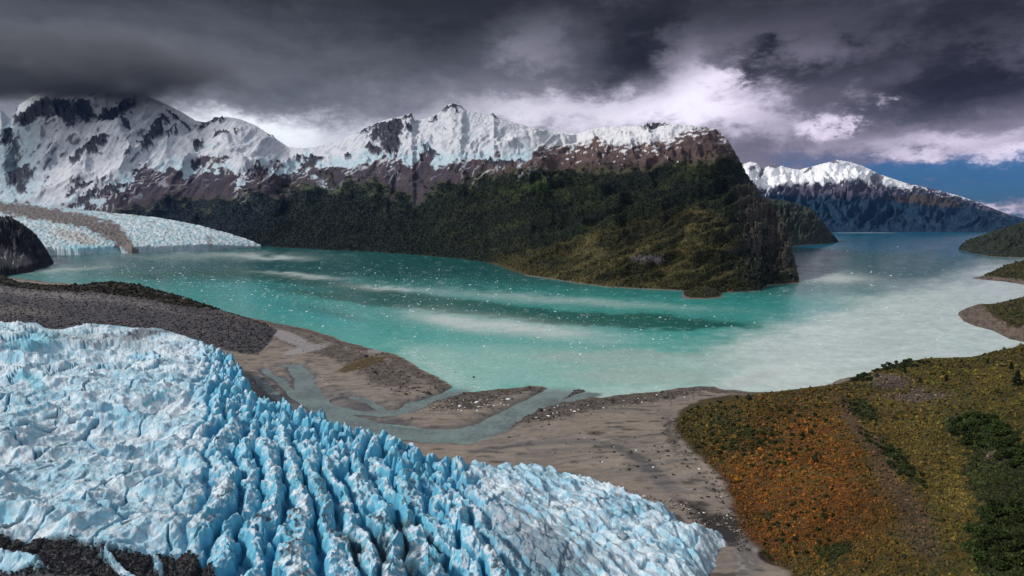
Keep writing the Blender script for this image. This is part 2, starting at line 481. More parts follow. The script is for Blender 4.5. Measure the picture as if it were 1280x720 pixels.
# ------------------------------------------------------------------ generic smaller hills
def hill(name, base, sky, y1, nc, nr, colour, p=0.85, back=0.4, rel=0.12, gul=14.0, seed=1, mat=MAT_MTN, top_rough=0.012, tmax=1.9):
    L = Layer(base, sky, y1, p, back)
    u = np.linspace(L.lo - 0.002, L.hi + 0.002, nc)
    Y0, Y1, z1 = L.edges(u)
    n1 = int(nr * .8)
    tt = np.concatenate([[-0.05], np.linspace(0, 1, n1), np.linspace(1.03, tmax, nr - n1)])
    U = np.broadcast_to(u, (len(tt), nc)).copy()
    Y = Y0 + (Y1 - Y0) * tt[:, None]
    Z, t, Z1 = L.z(U, Y)
    X = U * Y
    a = U * F
    env = np.clip(4 * np.clip(t, 0, 1) * (1 - np.clip(t, 0, 1)), 0, 1) ** .7
    _, b = proj(X, Y, Z)
    w1, w2 = fbm(a / (gul * 2), b / gul, 3, seed), fbm(a / (gul * 2), b / gul, 3, seed + 1)
    r = ridged((a * .8 + b * .6) / gul + w1 * .8, (b * .8 - a * .4) / (gul * 2.2) + w2 * .8, 5, seed + 3) - .4
    r2 = fbm(a / (gul * .4), b / (gul * .3), 5, seed + 9)
    Z = Z + sstep(0, 5, Z) * np.maximum(Z1, 0) * (rel * env * (1.5 * r + .5 * r2) + top_rough * fbm(a / 3, t * 20, 3, seed + 14))
    Z[0] = np.minimum(Z[0], -6)
    px, py = proj(X, Y, Z)
    C = colour(a, px, py, t, Z)
    return tag(grid_obj(name, X, Y, Z, C, mat), kind="structure"), dict(X=X, Y=Y, Z=Z, px=px, py=py, t=t)


def col_far(a, px, py, t, Z):
    nA, nC = fbm(a / 9, py / 6, 5, 401), fbm(a / 2.5, py / 2, 4, 402)
    nG = fbm((a + py * .3) / 5, py / 14, 4, 405)
    low = mix(np.array([.008, .026, .055]), np.array([.022, .046, .072]), sstep(-.4, .4, nA + nC))  # far forest blued: distance haze painted into its colour
    low = mix(low, np.array([.070, .055, .048]), sstep(.1, .5, blob(px, py, 1160, 250, 60, 8, 5) + nA * .4 - .2))
    rock = mix(np.array([.065, .062, .092]), np.array([.12, .105, .14]), sstep(-.3, .4, nC + nG))
    tl = lines_at([(930, 235), (960, 242), (1000, 245), (1060, 246), (1110, 244), (1160, 242), (1200, 252), (1260, 270)], px) + nA * 8
    sl = lines_at([(930, 226), (955, 237), (975, 232), (1000, 229), (1040, 228), (1075, 224), (1090, 232), (1110, 233), (1128, 236), (1150, 233), (1165, 237), (1190, 243), (1260, 262)], px) + nA * 5 + nG * 5
    C = mix(low, rock, sstep(3, -3, py - tl))
    spk = sstep(.18, .28, fbm(a / 4, py / 1.8, 4, 411) - .03 * (py - sl)) * (py - sl < 14) * (py > sl)
    sn = np.maximum(sstep(1, -1, py - sl), spk)
    rk = 0
    for cx, cy, rx, ry, an in [(952, 214, 3, 10, 15), (940, 210, 5, 3, 0), (968, 207, 8, 3, 0), (1043, 202, 7, 2, 0), (1010, 212, 8, 2, -35), (1096, 224, 9, 9, 30), (1140, 229, 12, 2.5, 10), (1100, 236, 6, 8, 0), (978, 232, 10, 3, -20), (1165, 236, 12, 2, 15)]:
        rk = np.maximum(rk, blob(px + 3 * nA, py + 2.5 * nC, cx, cy, rx, ry, an))
    sn = sn * (1 - .9 * sstep(.38, .5, rk + .15 * nC))
    return mix(C, mix(np.array([.90, .89, .89]), np.array([.78, .80, .86]), sstep(-.2, .4, nA)), sn)


hill("far_mountain", [(900, 290), (1000, 290.3), (1100, 290.3), (1205, 290.3), (1285, 290), (1400, 290)],
     [(890, 240), (915, 218), (930, 205), (938, 202), (946, 204), (953, 211), (960, 208), (968, 205), (978, 208), (990, 211), (1000, 212), (1015, 208), (1040, 201.5), (1045, 200), (1060, 202), (1080, 208), (1100, 218), (1130, 228), (1165, 236), (1200, 245), (1222, 253), (1235, 258),
      (1260, 268), (1280, 273), (1320, 279), (1400, 288)], [(890, 17500), (1040, 17500), (1250, 15500), (1400, 14500)], 620, 200, col_far, p=.9, rel=.15, gul=22, seed=41, mat=MAT_FAR)


def forest_cols(c0, c1, seed, shore=(.17, .15, .13)):
    def f(a, px, py, t, Z):
        nA, nC = fbm(a / 8, py / 5, 5, seed), fbm(a / 2.5, py / 2, 4, seed + 1)
        C = mix(np.array(c0), np.array(c1), sstep(-.4, .4, nA + nC * .8))
        return mix(C, np.array(shore), sstep(2.4, .9, Z + nC))
    return f


hill("distant_headland", [(960, 310), (990, 308), (1030, 305), (1047, 302.5)], [(955, 248), (970, 249), (985, 251), (1003, 257), (1013, 260), (1020, 266), (1030, 278), (1038, 289), (1045, 297), (1048, 301)],
     [(955, 7000), (1003, 6600), (1030, 6300), (1048, 6000)], 150, 90, forest_cols((.024, .034, .028), (.050, .056, .040), 431), rel=.2, gul=9, seed=61)
_, WOODED = hill("wooded_headland", [(1197, 312), (1215, 317), (1240, 321), (1280, 323), (1360, 327)], [(1198, 309), (1206, 303), (1215, 298), (1245, 288), (1280, 277), (1320, 265), (1360, 255)],
     [(1198, 4600), (1230, 4900), (1280, 5300), (1360, 5600)], 200, 90, forest_cols((.018, .026, .024), (.040, .046, .034), 441), rel=.12, gul=10, seed=63)


def col_pen(a, px, py, t, Z):
    nA, nC = fbm(a / 6, py / 5, 5, 451), fbm(a / 2.2, py / 2, 4, 452)
    veg = mix(np.array([.022, .026, .013]), np.array([.075, .060, .022]), sstep(-.4, .4, nA + nC * .7))
    sand = mix(np.array([.175, .135, .11]), np.array([.095, .072, .058]), sstep(-.2, .3, nC + nA))
    return mix(sand, veg, sstep(2.0, 3.2, Z + nA * 1.6))


_, SPIT = hill("lakeside_spit", [(1214, 348), (1232, 350), (1255, 352), (1280, 356), (1340, 362), (1420, 368)], [(1214, 347.4, .5), (1228, 345, 2), (1240, 339, 9), (1258, 331, 24), (1280, 325, 38), (1340, 312, 65), (1420, 300, 100)],
     None, 240, 80, col_pen, p=1.5, rel=.12, gul=9, seed=65)
_, POINT = hill("lakeside_point", [(1197, 393), (1205, 402), (1220, 408), (1240, 413), (1262, 424), (1300, 432), (1420, 440)], [(1197, 391, .5), (1208, 385, 1.2), (1225, 379.5, 1.8), (1236, 380, 5), (1246, 379, 11), (1262, 375, 20), (1280, 371, 28), (1340, 356, 50), (1420, 340, 85)],
     None, 260, 90, col_pen, p=1.9, rel=.10, gul=9, seed=67)


def col_knoll(a, px, py, t, Z):
    nA, nC = fbm(a / 8, py / 6, 5, 461), fbm(a / 2.5, py / 2, 4, 462)
    C = mix(np.array([.022, .022, .026]), np.array([.060, .055, .060]), sstep(-.2, .4, nA + nC))
    slab = sstep(.4, .6, blob(px + 6 * nA, py + 4 * nC, 5, 322, 42, 13, 12))
    C = mix(C, mix(np.array([.24, .23, .23]), np.array([.15, .145, .145]), sstep(-.2, .3, nC)), slab)
    return mix(C, np.array([.04, .035, .035]), sstep(.4, .6, blob(px, py + 3 * nC, 35, 336, 26, 6, -10)))


hill("rocky_knoll", [(-90, 352), (0, 348), (15, 344), (40, 340), (60, 333), (68, 330)], [(-90, 245), (-40, 258), (0, 270), (15, 273), (30, 281), (42, 290), (52, 302), (60, 315), (68, 329)],
     [(-90, 4200), (0, 3900), (40, 3600), (68, 3300)], 260, 120, col_knoll, p=.8, rel=.34, gul=15, seed=69, top_rough=.10)


def col_islet(a, px, py, t, Z):
    nA, nC = fbm(a / 6, py / 3, 4, 471), fbm(a / 2, py / 2, 4, 472)
    C = mix(np.array([.020, .022, .014]), np.array([.050, .042, .022]), sstep(-.3, .4, nA + nC))
    return mix(C, np.array([.15, .13, .11]), sstep(2.0, .8, Z + nC))


_, ISLET = hill("wooded_islet", [(845, 371), (860, 373.5), (880, 374), (900, 372.5), (910, 370.5)], [(845, 370.2), (855, 365), (868, 359.5), (885, 358), (896, 360.5), (904, 366), (910, 370)],
     [(845, 1840), (880, 1880), (910, 1860)], 110, 50, col_islet, rel=.1, gul=8, seed=71, top_rough=.08)

# ================================================================== VALLEY GLACIER running into the lake
def build_tongue():
    L = Layer([(-120, 321), (40, 320), (66, 319), (100, 318.5), (150, 316), (165, 317), (210, 315), (260, 313), (300, 311), (326, 309.5)],
              [(-120, 240), (0, 251), (50, 256), (100, 262), (150, 267), (200, 272), (250, 282), (290, 293), (312, 300), (326, 306)],
              [(-120, 8400), (0, 7800), (100, 7000), (200, 6100), (260, 5500), (326, 5050)], 1.0, 0.02)
    nc, nr = 520, 190
    u = np.linspace(L.lo, L.hi, nc)
    Y0, Y1, z1 = L.edges(u)
    tt = np.concatenate([[-.004, 0, .004, .008, .012], np.linspace(.016, 1, nr) ** 1.0, [1.05, 1.15]])
    U = np.broadcast_to(u, (len(tt), nc)).copy()
    Y = Y0 + (Y1 - Y0) * tt[:, None]
    X = U * Y
    t = np.broadcast_to(tt[:, None], Y.shape)
    cl = np.interp(u, uv([-120, 66, 160, 260, 310, 326], [310] * 6)[0], [24, 42, 38, 40, 20, 4])      # front cliff height
    front = sstep(-.002, .010, t + .006 * fbm(U * F / 9, t * 20, 3, 5) + .003 * fbm(U * F / 2.5, t * 40, 3, 6))
    Z = front * cl * (1 + .6 * fbm(U * F / 9, t * 30, 4, 87) * np.exp(-np.clip(t, 0, 1) / .015)) + np.clip(t, 0, 1) * (z1 - cl)
    a = U * F
    _, py0 = proj(X, Y, Z)
    chop = ridged(a / 7 + fbm(a / 20, py0 / 6, 3, 80), py0 / 2.6, 4, 81) - .4
    Z = Z + chop * 5 * sstep(.0, .03, t) * sstep(0.9, .3, t) + front * 10 * fbm(a / 5, py0 / 2.5, 4, 82) * sstep(.0, .02, t + .004)
    Z[0] = -8
    px, py = proj(X, Y, Z)
    nA, nC = fbm(a / 8, py / 5, 4, 83), fbm(a / 2, py / 1.8, 4, 84)
    nL = fbm(a / 22 + py / 9, (py - .18 * a) / 2.4, 4, 85)
    C = mix(np.array([.56, .63, .66]), np.array([.34, .49, .54]), sstep(-.4, .5, nA + .5 * nC))
    C = mix(C, np.array([.22, .22, .22]), sstep(.12, .4, nL * .8 + nC * .5) * .55)
    C = mix(C, np.array([.28, .58, .66]), np.clip(sstep(.3, .7, blob(px, py, 120, 311, 45, 6) + .3 * nA) + .7 * sstep(0, .4, .5 * nC + nA - .2), 0, 1) * .7)
    C = mix(C, np.array([.40, .34, .29]), sstep(.4, .8, blob(px, py, 95, 296, 45, 9, 15) + .35 * nA) * .6)
    band = lines_at([(-120, 248), (0, 259), (50, 267), (100, 275), (130, 286), (150, 297), (162, 308), (166, 318)], px)
    w = np.interp(px, [-120, 0, 60, 110, 150, 168, 176], [9, 8, 8, 10, 15, 14, 0])
    left_mask = sstep(182, 170, px + 8 * nA)
    dirt = sstep(1.1, .75, np.abs(py - band) / np.maximum(w, .5) + .7 * nA + .55 * nC + .5 * fbm(a / 20, py / 9, 3, 86)) * left_mask
    C = mix(C, mix(np.array([.16, .115, .095]), np.array([.085, .066, .062]), sstep(-.2, .3, nL + nC)), dirt * .92)
    C = mix(C, np.array([.20, .19, .19]), sstep(.10, .35, nL) * sstep(292, 268, py) * .6)
    C = mix(C, np.array([.22, .19, .17]), sstep(.45, .7, blob(px, py, 262, 302, 5, 9) + .3 * nC) * .6)
    o = grid_obj("glacier", X, Y, Z, C, MAT_TONGUE)
    tag(o, "pale distant valley glacier with brown debris band ending in a low cliff at the lake", "glacier")


build_tongue()

# ================================================================== NEAR GROUND: moraine, outwash plain, heath hillside
SHORE = [(-160, 343), (0, 345), (60, 352), (140, 358), (200, 370), (250, 383), (300, 394), (350, 404), (400, 415), (440, 429), (480, 439), (500, 444), (512, 452), (530, 462), (547, 471), (560, 481), (572, 488), (590, 489), (620, 486), (645, 484), (662, 482),
         (680, 483), (690, 489), (705, 490), (712, 487), (725, 485), (736, 488), (738, 494), (750, 496), (765, 494), (782, 492), (800, 491), (825, 488), (850, 484), (875, 482), (895, 483), (905, 487), (920, 488), (945, 490), (1000, 487), (1035, 482), (1050, 474), (1070, 468), (1085, 465), (1100, 460), (1135, 462), (1200, 452), (1300, 438), (1500, 415)]
sh = np.array(SHORE, float)
SX, SY = on_plane(sh[:, 0], sh[:, 1], 0.5)
LAND = list(zip(SX, SY)) + [(1500, 100), (1500, -200), (-1500, -200), (-3000, 1000)]

EDGE = [(-160, 404), (0, 402), (50, 402), (75, 411), (120, 406), (200, 409), (225, 414), (260, 426), (283, 438), (305, 452), (322, 476), (330, 491), (345, 497), (400, 517), (450, 532), (500, 547), (540, 557), (570, 571), (600, 573), (640, 574), (680, 579), (725, 586),
        (770, 596), (800, 609), (850, 622), (870, 641), (905, 646), (922, 655), (924, 672), (917, 695), (906, 720), (880, 790)]
ed = np.array(EDGE, float)
EZ = np.interp(ed[:, 0], [-160, 0, 300, 450, 600, 800, 925], [40, 40, 32, 26, 20, 14, 8])
EX, EY = on_plane(ed[:, 0], ed[:, 1], EZ)
GLAC = list(zip(EX, EY)) + [(60, 160), (40, 60), (-1400, 60), (-2200, 900)]

CHAN = []
def chan(pts):
    P = np.array(pts, float)
    x, y = on_plane(P[:, 0], P[:, 1], 0.3)
    CHAN.append((list(zip(x, y)), list(P[:, 2] * y / F)))
chan([(352, 458, 3), (368, 457, 6), (378, 470, 8), (384, 488, 10), (396, 503, 13), (412, 516, 15), (440, 529, 15), (480, 539, 19), (530, 545, 22), (575, 545, 24), (610, 535, 20), (640, 518, 15), (668, 504, 14), (695, 491, 14), (712, 480, 14)])
chan([(405, 505, 3), (440, 514, 4), (475, 518, 6), (505, 514, 5), (540, 500, 5), (560, 493, 7), (580, 484, 10)])
chan([(500, 514, 1.5), (512, 505, 1.5), (535, 502, 2)])
chan([(690, 505, 1.2), (716, 497, 2), (735, 492, 3)])

chan([(330, 462, 1), (352, 478, 2), (372, 497, 2), (395, 512, 3)])
chan([(320, 470, 1), (338, 490, 1.5), (362, 508, 2)])
chan([(440, 497, 1), (462, 503, 1.5), (480, 512, 2), (492, 517, 2)])
chan([(652, 512, 2), (690, 504, 3), (722, 497, 3), (742, 493, 4)])

HILL_B = [(1040, 478), (1005, 484), (925, 491), (880, 497), (850, 511), (842, 535), (862, 560), (885, 582), (905, 600), (914, 632), (928, 668), (950, 690), (985, 715), (1040, 800), (1100, 1000)]
hb = np.array(HILL_B, float)
HBX, HBY = on_plane(hb[:, 0], hb[:, 1], 3.0)
HILLP = list(zip(HBX, HBY)) + [(300, 60), (1800, 60), (2500, 1500), (1200, 1500)]
HSKY = np.array([(830, 528, 2), (845, 519, 4), (880, 502, 8), (922, 496, 13), (1005, 488, 24), (1040, 484, 30), (1063, 477, 36), (1130, 454, 52), (1163, 448, 58), (1213, 447, 66), (1245, 440, 74), (1280, 431, 82), (1350, 415, 98), (1600, 370, 140)], float)
hu, hv = uv(HSKY[:, 0], HSKY[:, 1])
hY1 = (HSKY[:, 2] - H) / hv

L_mor = Layer([(-160, 418), (0, 418), (100, 424), (200, 428), (260, 440), (300, 452), (322, 455), (338, 438), (352, 416)],
              [(-160, 335, 34), (0, 343, 30), (25, 354, 24), (60, 357, 22), (100, 357, 24), (140, 352, 29), (175, 357, 26), (205, 366, 21), (230, 373, 18), (255, 382, 16), (300, 396, 13), (330, 406, 9), (345, 412, 3), (352, 414, 0)],
              None, 0.75, 0.12)


def ground_z(X, Y):
    u = X / Y
    sdw = poly_sd(X, Y, LAND)
    n = fbm(X / 60, Y / 60, 5, 500)
    n2 = fbm(X / 14, Y / 14, 4, 510)
    sd = sdw + 9 * n + 3 * n2
    z = np.where(sd > 0, 2.6 * (1 - np.exp(-sd / 26)), np.maximum(sd * .12, -6))
    z = z + sstep(10, 50, sd) * (.5 * n + .18 * n2)
    # drainage
    cd = np.full(X.shape, 1e9)
    for pts, ws in CHAN:
        cd = np.minimum(cd, line_d(X + 3.5 * n2, Y + 10 * n, pts, ws))
    z = np.where(cd < 14, np.minimum(z, -0.9 + 3.0 * sstep(-2.5, 14, cd) + .25 * n2), z)
    # moraine
    zm, tm, _ = L_mor.z(u, Y)
    zm = zm + sstep(4, 14, zm) * (4.0 * (ridged(X / 55, Y / 55, 4, 520) - .4) + 1.2 * n2)
    mor = (zm > z) & (u < uv(353, 415)[0])
    z = np.where(mor, zm, z)
    # heath hill
    sdh = poly_sd(X, Y, HILLP)
    z1 = np.interp(u, hu, HSKY[:, 2]); Y1 = np.interp(u, hu, hY1)
    r = Y / Y1
    zh = z1 * (0.50 + 0.50 * sstep(.25, 1.0, r))
    zh = zh + sstep(8, 40, zh) * (5 * fbm(X / 85, Y / 85, 4, 530) + 1.3 * fbm(X / 18, Y / 18, 3, 531))
    zh = np.where(r > 1, zh - (Y - Y1) * .22, zh)
    zh = zh * sstep(-4, 60, sdh + 5 * n2) + 1.5 * sstep(-8, 2, sdh + 4 * n2) * (r < 1.03)
    hillm = sstep(-10, 0, sdh) * (u > uv(820, 500)[0]) * (zh > 0)
    z = np.where(hillm > 0, np.maximum(z, zh), z)
    return z, dict(sd=sd, cd=cd, mor=mor, sdh=sdh + 4 * n2, n=n, n2=n2, zh=zh, r=r)


def heath_cols(px, py, X, Y):
    """ground-cover colour of the heath, per world position"""
    a = fbm(X / 45, Y / 45, 4, 601); b = fbm(X / 12, Y / 12, 4, 602); c = fbm(X / 4, Y / 4, 3, 603)
    orange = mix(np.array([.205, .076, .014]), np.array([.115, .050, .012]), sstep(-.3, .3, b + c))
    orange = mix(orange, np.array([.078, .062, .015]), sstep(.05, .35, fbm(X / 7, Y / 7, 4, 604) + .4 * a) * .8)
    olive = mix(np.array([.105, .078, .018]), np.array([.046, .046, .013]), sstep(-.3, .3, b + c))
    gold = np.array([.128, .090, .020])
    green = mix(np.array([.030, .042, .012]), np.array([.016, .024, .009]), sstep(-.3, .3, c))
    wx, wy = px + 22 * a + 8 * b, py + 14 * a + 6 * b
    zo = np.clip(blob(wx, wy, 1005, 605, 100, 85, 25) * 1.25 + blob(wx, wy, 940, 640, 40, 50) + blob(wx, wy, 1000, 545, 50, 16, -25) * .5, 0, 1)
    C = mix(olive, orange, np.clip(zo * 1.15 + .22 * b, 0, 1))
    zg = np.clip(blob(wx, wy, 1130, 540, 50, 45) + .9 * blob(wx, wy, 1210, 620, 30, 60) + .6 * blob(wx, wy, 1240, 470, 60, 18), 0, 1)
    C = mix(C, gold, zg * .75 * sstep(-.35, .3, b + .2))
    zc = np.clip(.60 * blob(wx, wy, 930, 545, 80, 42, 15) + .8 * blob(wx, wy, 1075, 510, 30, 16, 30) + blob(wx, wy, 1120, 575, 45, 13, 45) + 1.1 * blob(wx, wy, 1225, 540, 45, 24, 10) + 1.2 * blob(wx, wy, 1250, 590, 40, 30)
                 + 1.3 * blob(wx, wy, 1265, 680, 60, 55) + .8 * blob(wx, wy, 1115, 455, 50, 9) + .8 * blob(wx, wy, 1075, 475, 20, 9) + .7 * blob(wx, wy, 1040, 690, 40, 30, -40) + .5 * blob(wx, wy, 960, 650, 25, 20), 0, 1)
    C = mix(C, green, sstep(.40, .62, zc + .35 * b + .25 * c) * .9)
    zp = np.clip(blob(wx, wy, 1100, 580, 15, 55, -28) * .9 + blob(wx, wy, 1150, 660, 26, 60, -22) + .9 * blob(wx, wy, 1062, 520, 8, 40, -30) + .5 * blob(wx, wy, 1160, 505, 60, 14), 0, 1)
    C = mix(C, mix(np.array([.125, .075, .050]), np.array([.060, .040, .028]), sstep(-.2, .3, c + b)), sstep(.3, .8, zp + .45 * b) * .6)
    grey = np.clip(blob(wx, wy, 1155, 498, 45, 10) + .8 * blob(wx, wy, 1110, 477, 45, 8) + .6 * blob(wx, wy, 1250, 575, 25, 12), 0, 1)
    C = mix(C, np.array([.120, .092, .080]), sstep(.3, .7, grey + .4 * c) * .8)
    C = C * np.exp(.55 * a + .35 * b)[..., None] * 1.0
    return C, zo, zc, zg, zp


def build_ground():
    nc, nr = 1260, 760
    u = np.linspace(-1.0, 1.2, nc)
    ps = np.linspace(-0.0, 1.0, nr)
    v = -1.25 + ps ** .8 * (1.25 - 0.078)
    Ys = -H / v
    U = np.broadcast_to(u, (nr, nc)).copy()
    Y = np.broadcast_to(Ys[:, None], (nr, nc)).copy()
    X = U * Y
    Z, d = ground_z(X, Y)
    px, py = proj(X, Y, Z)
    n, n2, sd, cd = d["n"], d["n2"], d["sd"], d["cd"]
    f1 = fbm(X / 5, Y / 5, 4, 541)
    flow = fbm((X * .8 + Y * .25) / 70 + n * .4, (Y - X * .15) / 7 + n * 3, 5, 545)
    silt = mix(np.array([.255, .208, .168]), np.array([.180, .150, .128]), sstep(-.35, .35, flow + n * .6))
    silt = mix(silt, np.array([.285, .245, .22]), sstep(.2, .5, flow + .4 * n2) * .6)
    gravel = mix(np.array([.115, .090, .074]), np.array([.055, .045, .040]), sstep(-.3, .4, f1 + n2))
    # gravelly levees along shore and bars
    gz = np.exp(-((sd - 13) / 11) ** 2) * .9 + blob(px, py, 590, 500, 55, 13, -8) + blob(px, py, 690, 515, 75, 12, -12) + blob(px, py, 800, 497, 80, 8, -6) + blob(px, py, 480, 470, 45, 16, 20) + blob(px, py, 420, 440, 60, 10, 15) + blob(px, py, 360, 420, 40, 10, 20) + .8 * blob(px, py, 840, 545, 12, 30, -20)
    gm = sstep(.35, .75, gz + .45 * n2 + .35 * f1)
    C = mix(silt, gravel, gm * .85)
    C = mix(C, np.array([.050, .042, .038]), sstep(.12, .42, fbm(X / 30, Y / 9, 5, 547) + .35 * n2) * sstep(2, 12, sd) * .8)
    C = mix(C, np.array([.120, .085, .062]), sstep(.05, .4, fbm(X / 24, Y / 13, 5, 548)) * sstep(34, 16, sd + 8 * n2) * .7)
    # wet, darker silt by the channels and on the far left flats
    wet = np.clip(sstep(16, 2, cd + 6 * n), 0, 1) * .75
    wet = np.maximum(wet, .85 * sstep(.3, .7, blob(px, py, 345, 490, 38, 26, 25) + blob(px, py, 430, 500, 55, 13, 10) + blob(px, py, 470, 525, 60, 9, 10) + .3 * flow))
    rivul = line_d(X + 4 * n2, Y + 8 * n, list(zip(*on_plane([590, 650, 700, 740, 775, 800, 822, 840], [566, 556, 552, 552, 560, 575, 597, 612], 2.0))), [4, 5, 5, 5, 6, 7, 8, 8])
    wet = np.maximum(wet, .8 * sstep(4, -3, rivul + 3 * flow))
    C = mix(C, mix(np.array([.092, .088, .092]), np.array([.060, .058, .064]), sstep(-.2, .3, flow)), wet)
    C = mix(C, np.array([.32, .29, .27]), sstep(.25, .45, flow + .2 * n2 - .1) * wet * .45)
    C = mix(C, np.array([.30, .28, .28]), sstep(.3, .6, blob(px, py, 362, 422, 30, 7, 20) + blob(px, py, 380, 437, 34, 4, -12) + blob(px, py, 470, 439, 12, 3) + .35 * n2) * .8)
    C = mix(C, mix(np.array([.060, .048, .018]), np.array([.13, .075, .03]), sstep(-.2, .3, f1)), sstep(.4, .65, blob(px, py, 445, 458, 30, 5, -14) + blob(px, py, 462, 451, 18, 5, -10) + .3 * n2))
    C = mix(C, np.array([.30, .23, .19]), sstep(.4, .8, blob(px, py, 885, 585, 7, 42, -32) + blob(px, py, 920, 620, 5, 30, -12) + .4 * f1) * .7)
    br = ridged((X * .9 + Y * .3) / 95 + n * .8, (Y - X * .22) / 13 + n * 2.2, 4, 549)
    bz = np.clip(blob(px, py, 385, 492, 80, 34, 20) + blob(px, py, 480, 505, 60, 22, 10) + .8 * blob(px, py, 700, 560, 140, 26, 6) + .7 * blob(px, py, 830, 590, 50, 30, 35), 0, 1)
    C = mix(C, np.array([.105, .112, .112]), sstep(.66, .80, br) * sstep(.15, .5, bz) * .8)
    C = mix(C, np.array([.30, .265, .235]), sstep(.30, .12, br) * sstep(.15, .5, bz) * .35)
    rough = np.clip(.88 - .45 * wet + .1 * n2, .3, 1)
    # black debris hugging the ice front
    sdg = poly_sd(X, Y, GLAC)
    edgeb = sstep(.35, .65, (blob(px, py, 660, 577, 70, 9, 6) + blob(px, py, 800, 600, 60, 12, 20) + blob(px, py, 900, 655, 60, 25, 40) + blob(px, py, 545, 552, 40, 8, 20)) * 1.2 + .4 * n2 + .3 * f1 - .25)
    C = mix(C, np.array([.030, .026, .025]), edgeb * sstep(-26, -10, sdg + 4 * n2))
    C = mix(C, mix(np.array([.13, .12, .115]), np.array([.26, .25, .24]), sstep(0, .35, f1)), sstep(.35, .7, blob(px, py, 935, 690, 20, 40, 12) + .3 * n2) * .8)
    pond = sstep(.45, .65, blob(px, py, 965, 697, 26, 11, 20) + .1 * n2)
    C = mix(C, np.array([.028, .022, .018]), pond); rough = mix(rough, .12, pond)
    # moraine: dark scree, paler crest, dark scrub on the lake side
    nm = fbm(X / 9 , Y / 16, 5, 551)
    scree = mix(np.array([.082, .074, .080]), np.array([.042, .040, .046]), sstep(-.3, .3, nm + f1 * .6))
    scree = mix(scree, np.array([.165, .150, .145]), sstep(.1, .45, nm + .3 * f1 + .8 * blob(px, py, 60, 368, 110, 7, 5) + .5 * blob(px, py, 200, 385, 60, 5, 12) - .28))
    scree = mix(scree, np.array([.155, .135, .12]), sstep(.35, .7, blob(px, py, 20, 388, 60, 7, 5) + .3 * nm) * .6)
    scl = lines_at([(-160, 352), (0, 357), (60, 364), (120, 366), (180, 373), (220, 382), (250, 385), (280, 386), (310, 390)], px) + 2.5 * n2 + 2 * f1
    scrub = mix(np.array([.016, .015, .010]), np.array([.036, .030, .015]), sstep(-.3, .4, f1 + n2))
    mc = mix(scree, scrub, sstep(1.5, -1.5, py - scl))
    tanz = sstep(250, 300, px + 20 * n2) * sstep(405, 385, py + 8 * n2 - (px - 300) * .28)
    mc = mix(mc, np.array([.17, .125, .095]), np.clip(tanz, 0, 1))
    C = mix(C, mc, d["mor"] * 1.0)
    rough = np.where(d["mor"], .95, rough)
    # heath
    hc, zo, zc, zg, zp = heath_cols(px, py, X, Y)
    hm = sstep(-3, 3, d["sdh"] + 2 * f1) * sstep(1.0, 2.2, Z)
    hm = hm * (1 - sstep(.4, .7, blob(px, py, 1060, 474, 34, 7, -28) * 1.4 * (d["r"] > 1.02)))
    C = mix(C, hc * .55 + np.array([.008, .006, .004]), hm); rough = mix(rough, .95, hm)  # ground under the shrubs darkened to paint shade into the gaps
    # under water the bed is silt too
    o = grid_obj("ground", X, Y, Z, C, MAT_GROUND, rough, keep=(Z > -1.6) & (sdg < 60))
    tag(o, kind="structure")
    k = (d["sdh"] > 0) & (d["r"] < 1.0) & (Z > 1) & (px > 830) & (px < 1460) & (py < 800)
    hy, hx = np.abs(np.gradient(py, axis=0)), np.abs(np.gradient(px, axis=1))
    return X[k], Y[k], Z[k], px[k], py[k], (hx * hy)[k]


HEATH = build_ground()

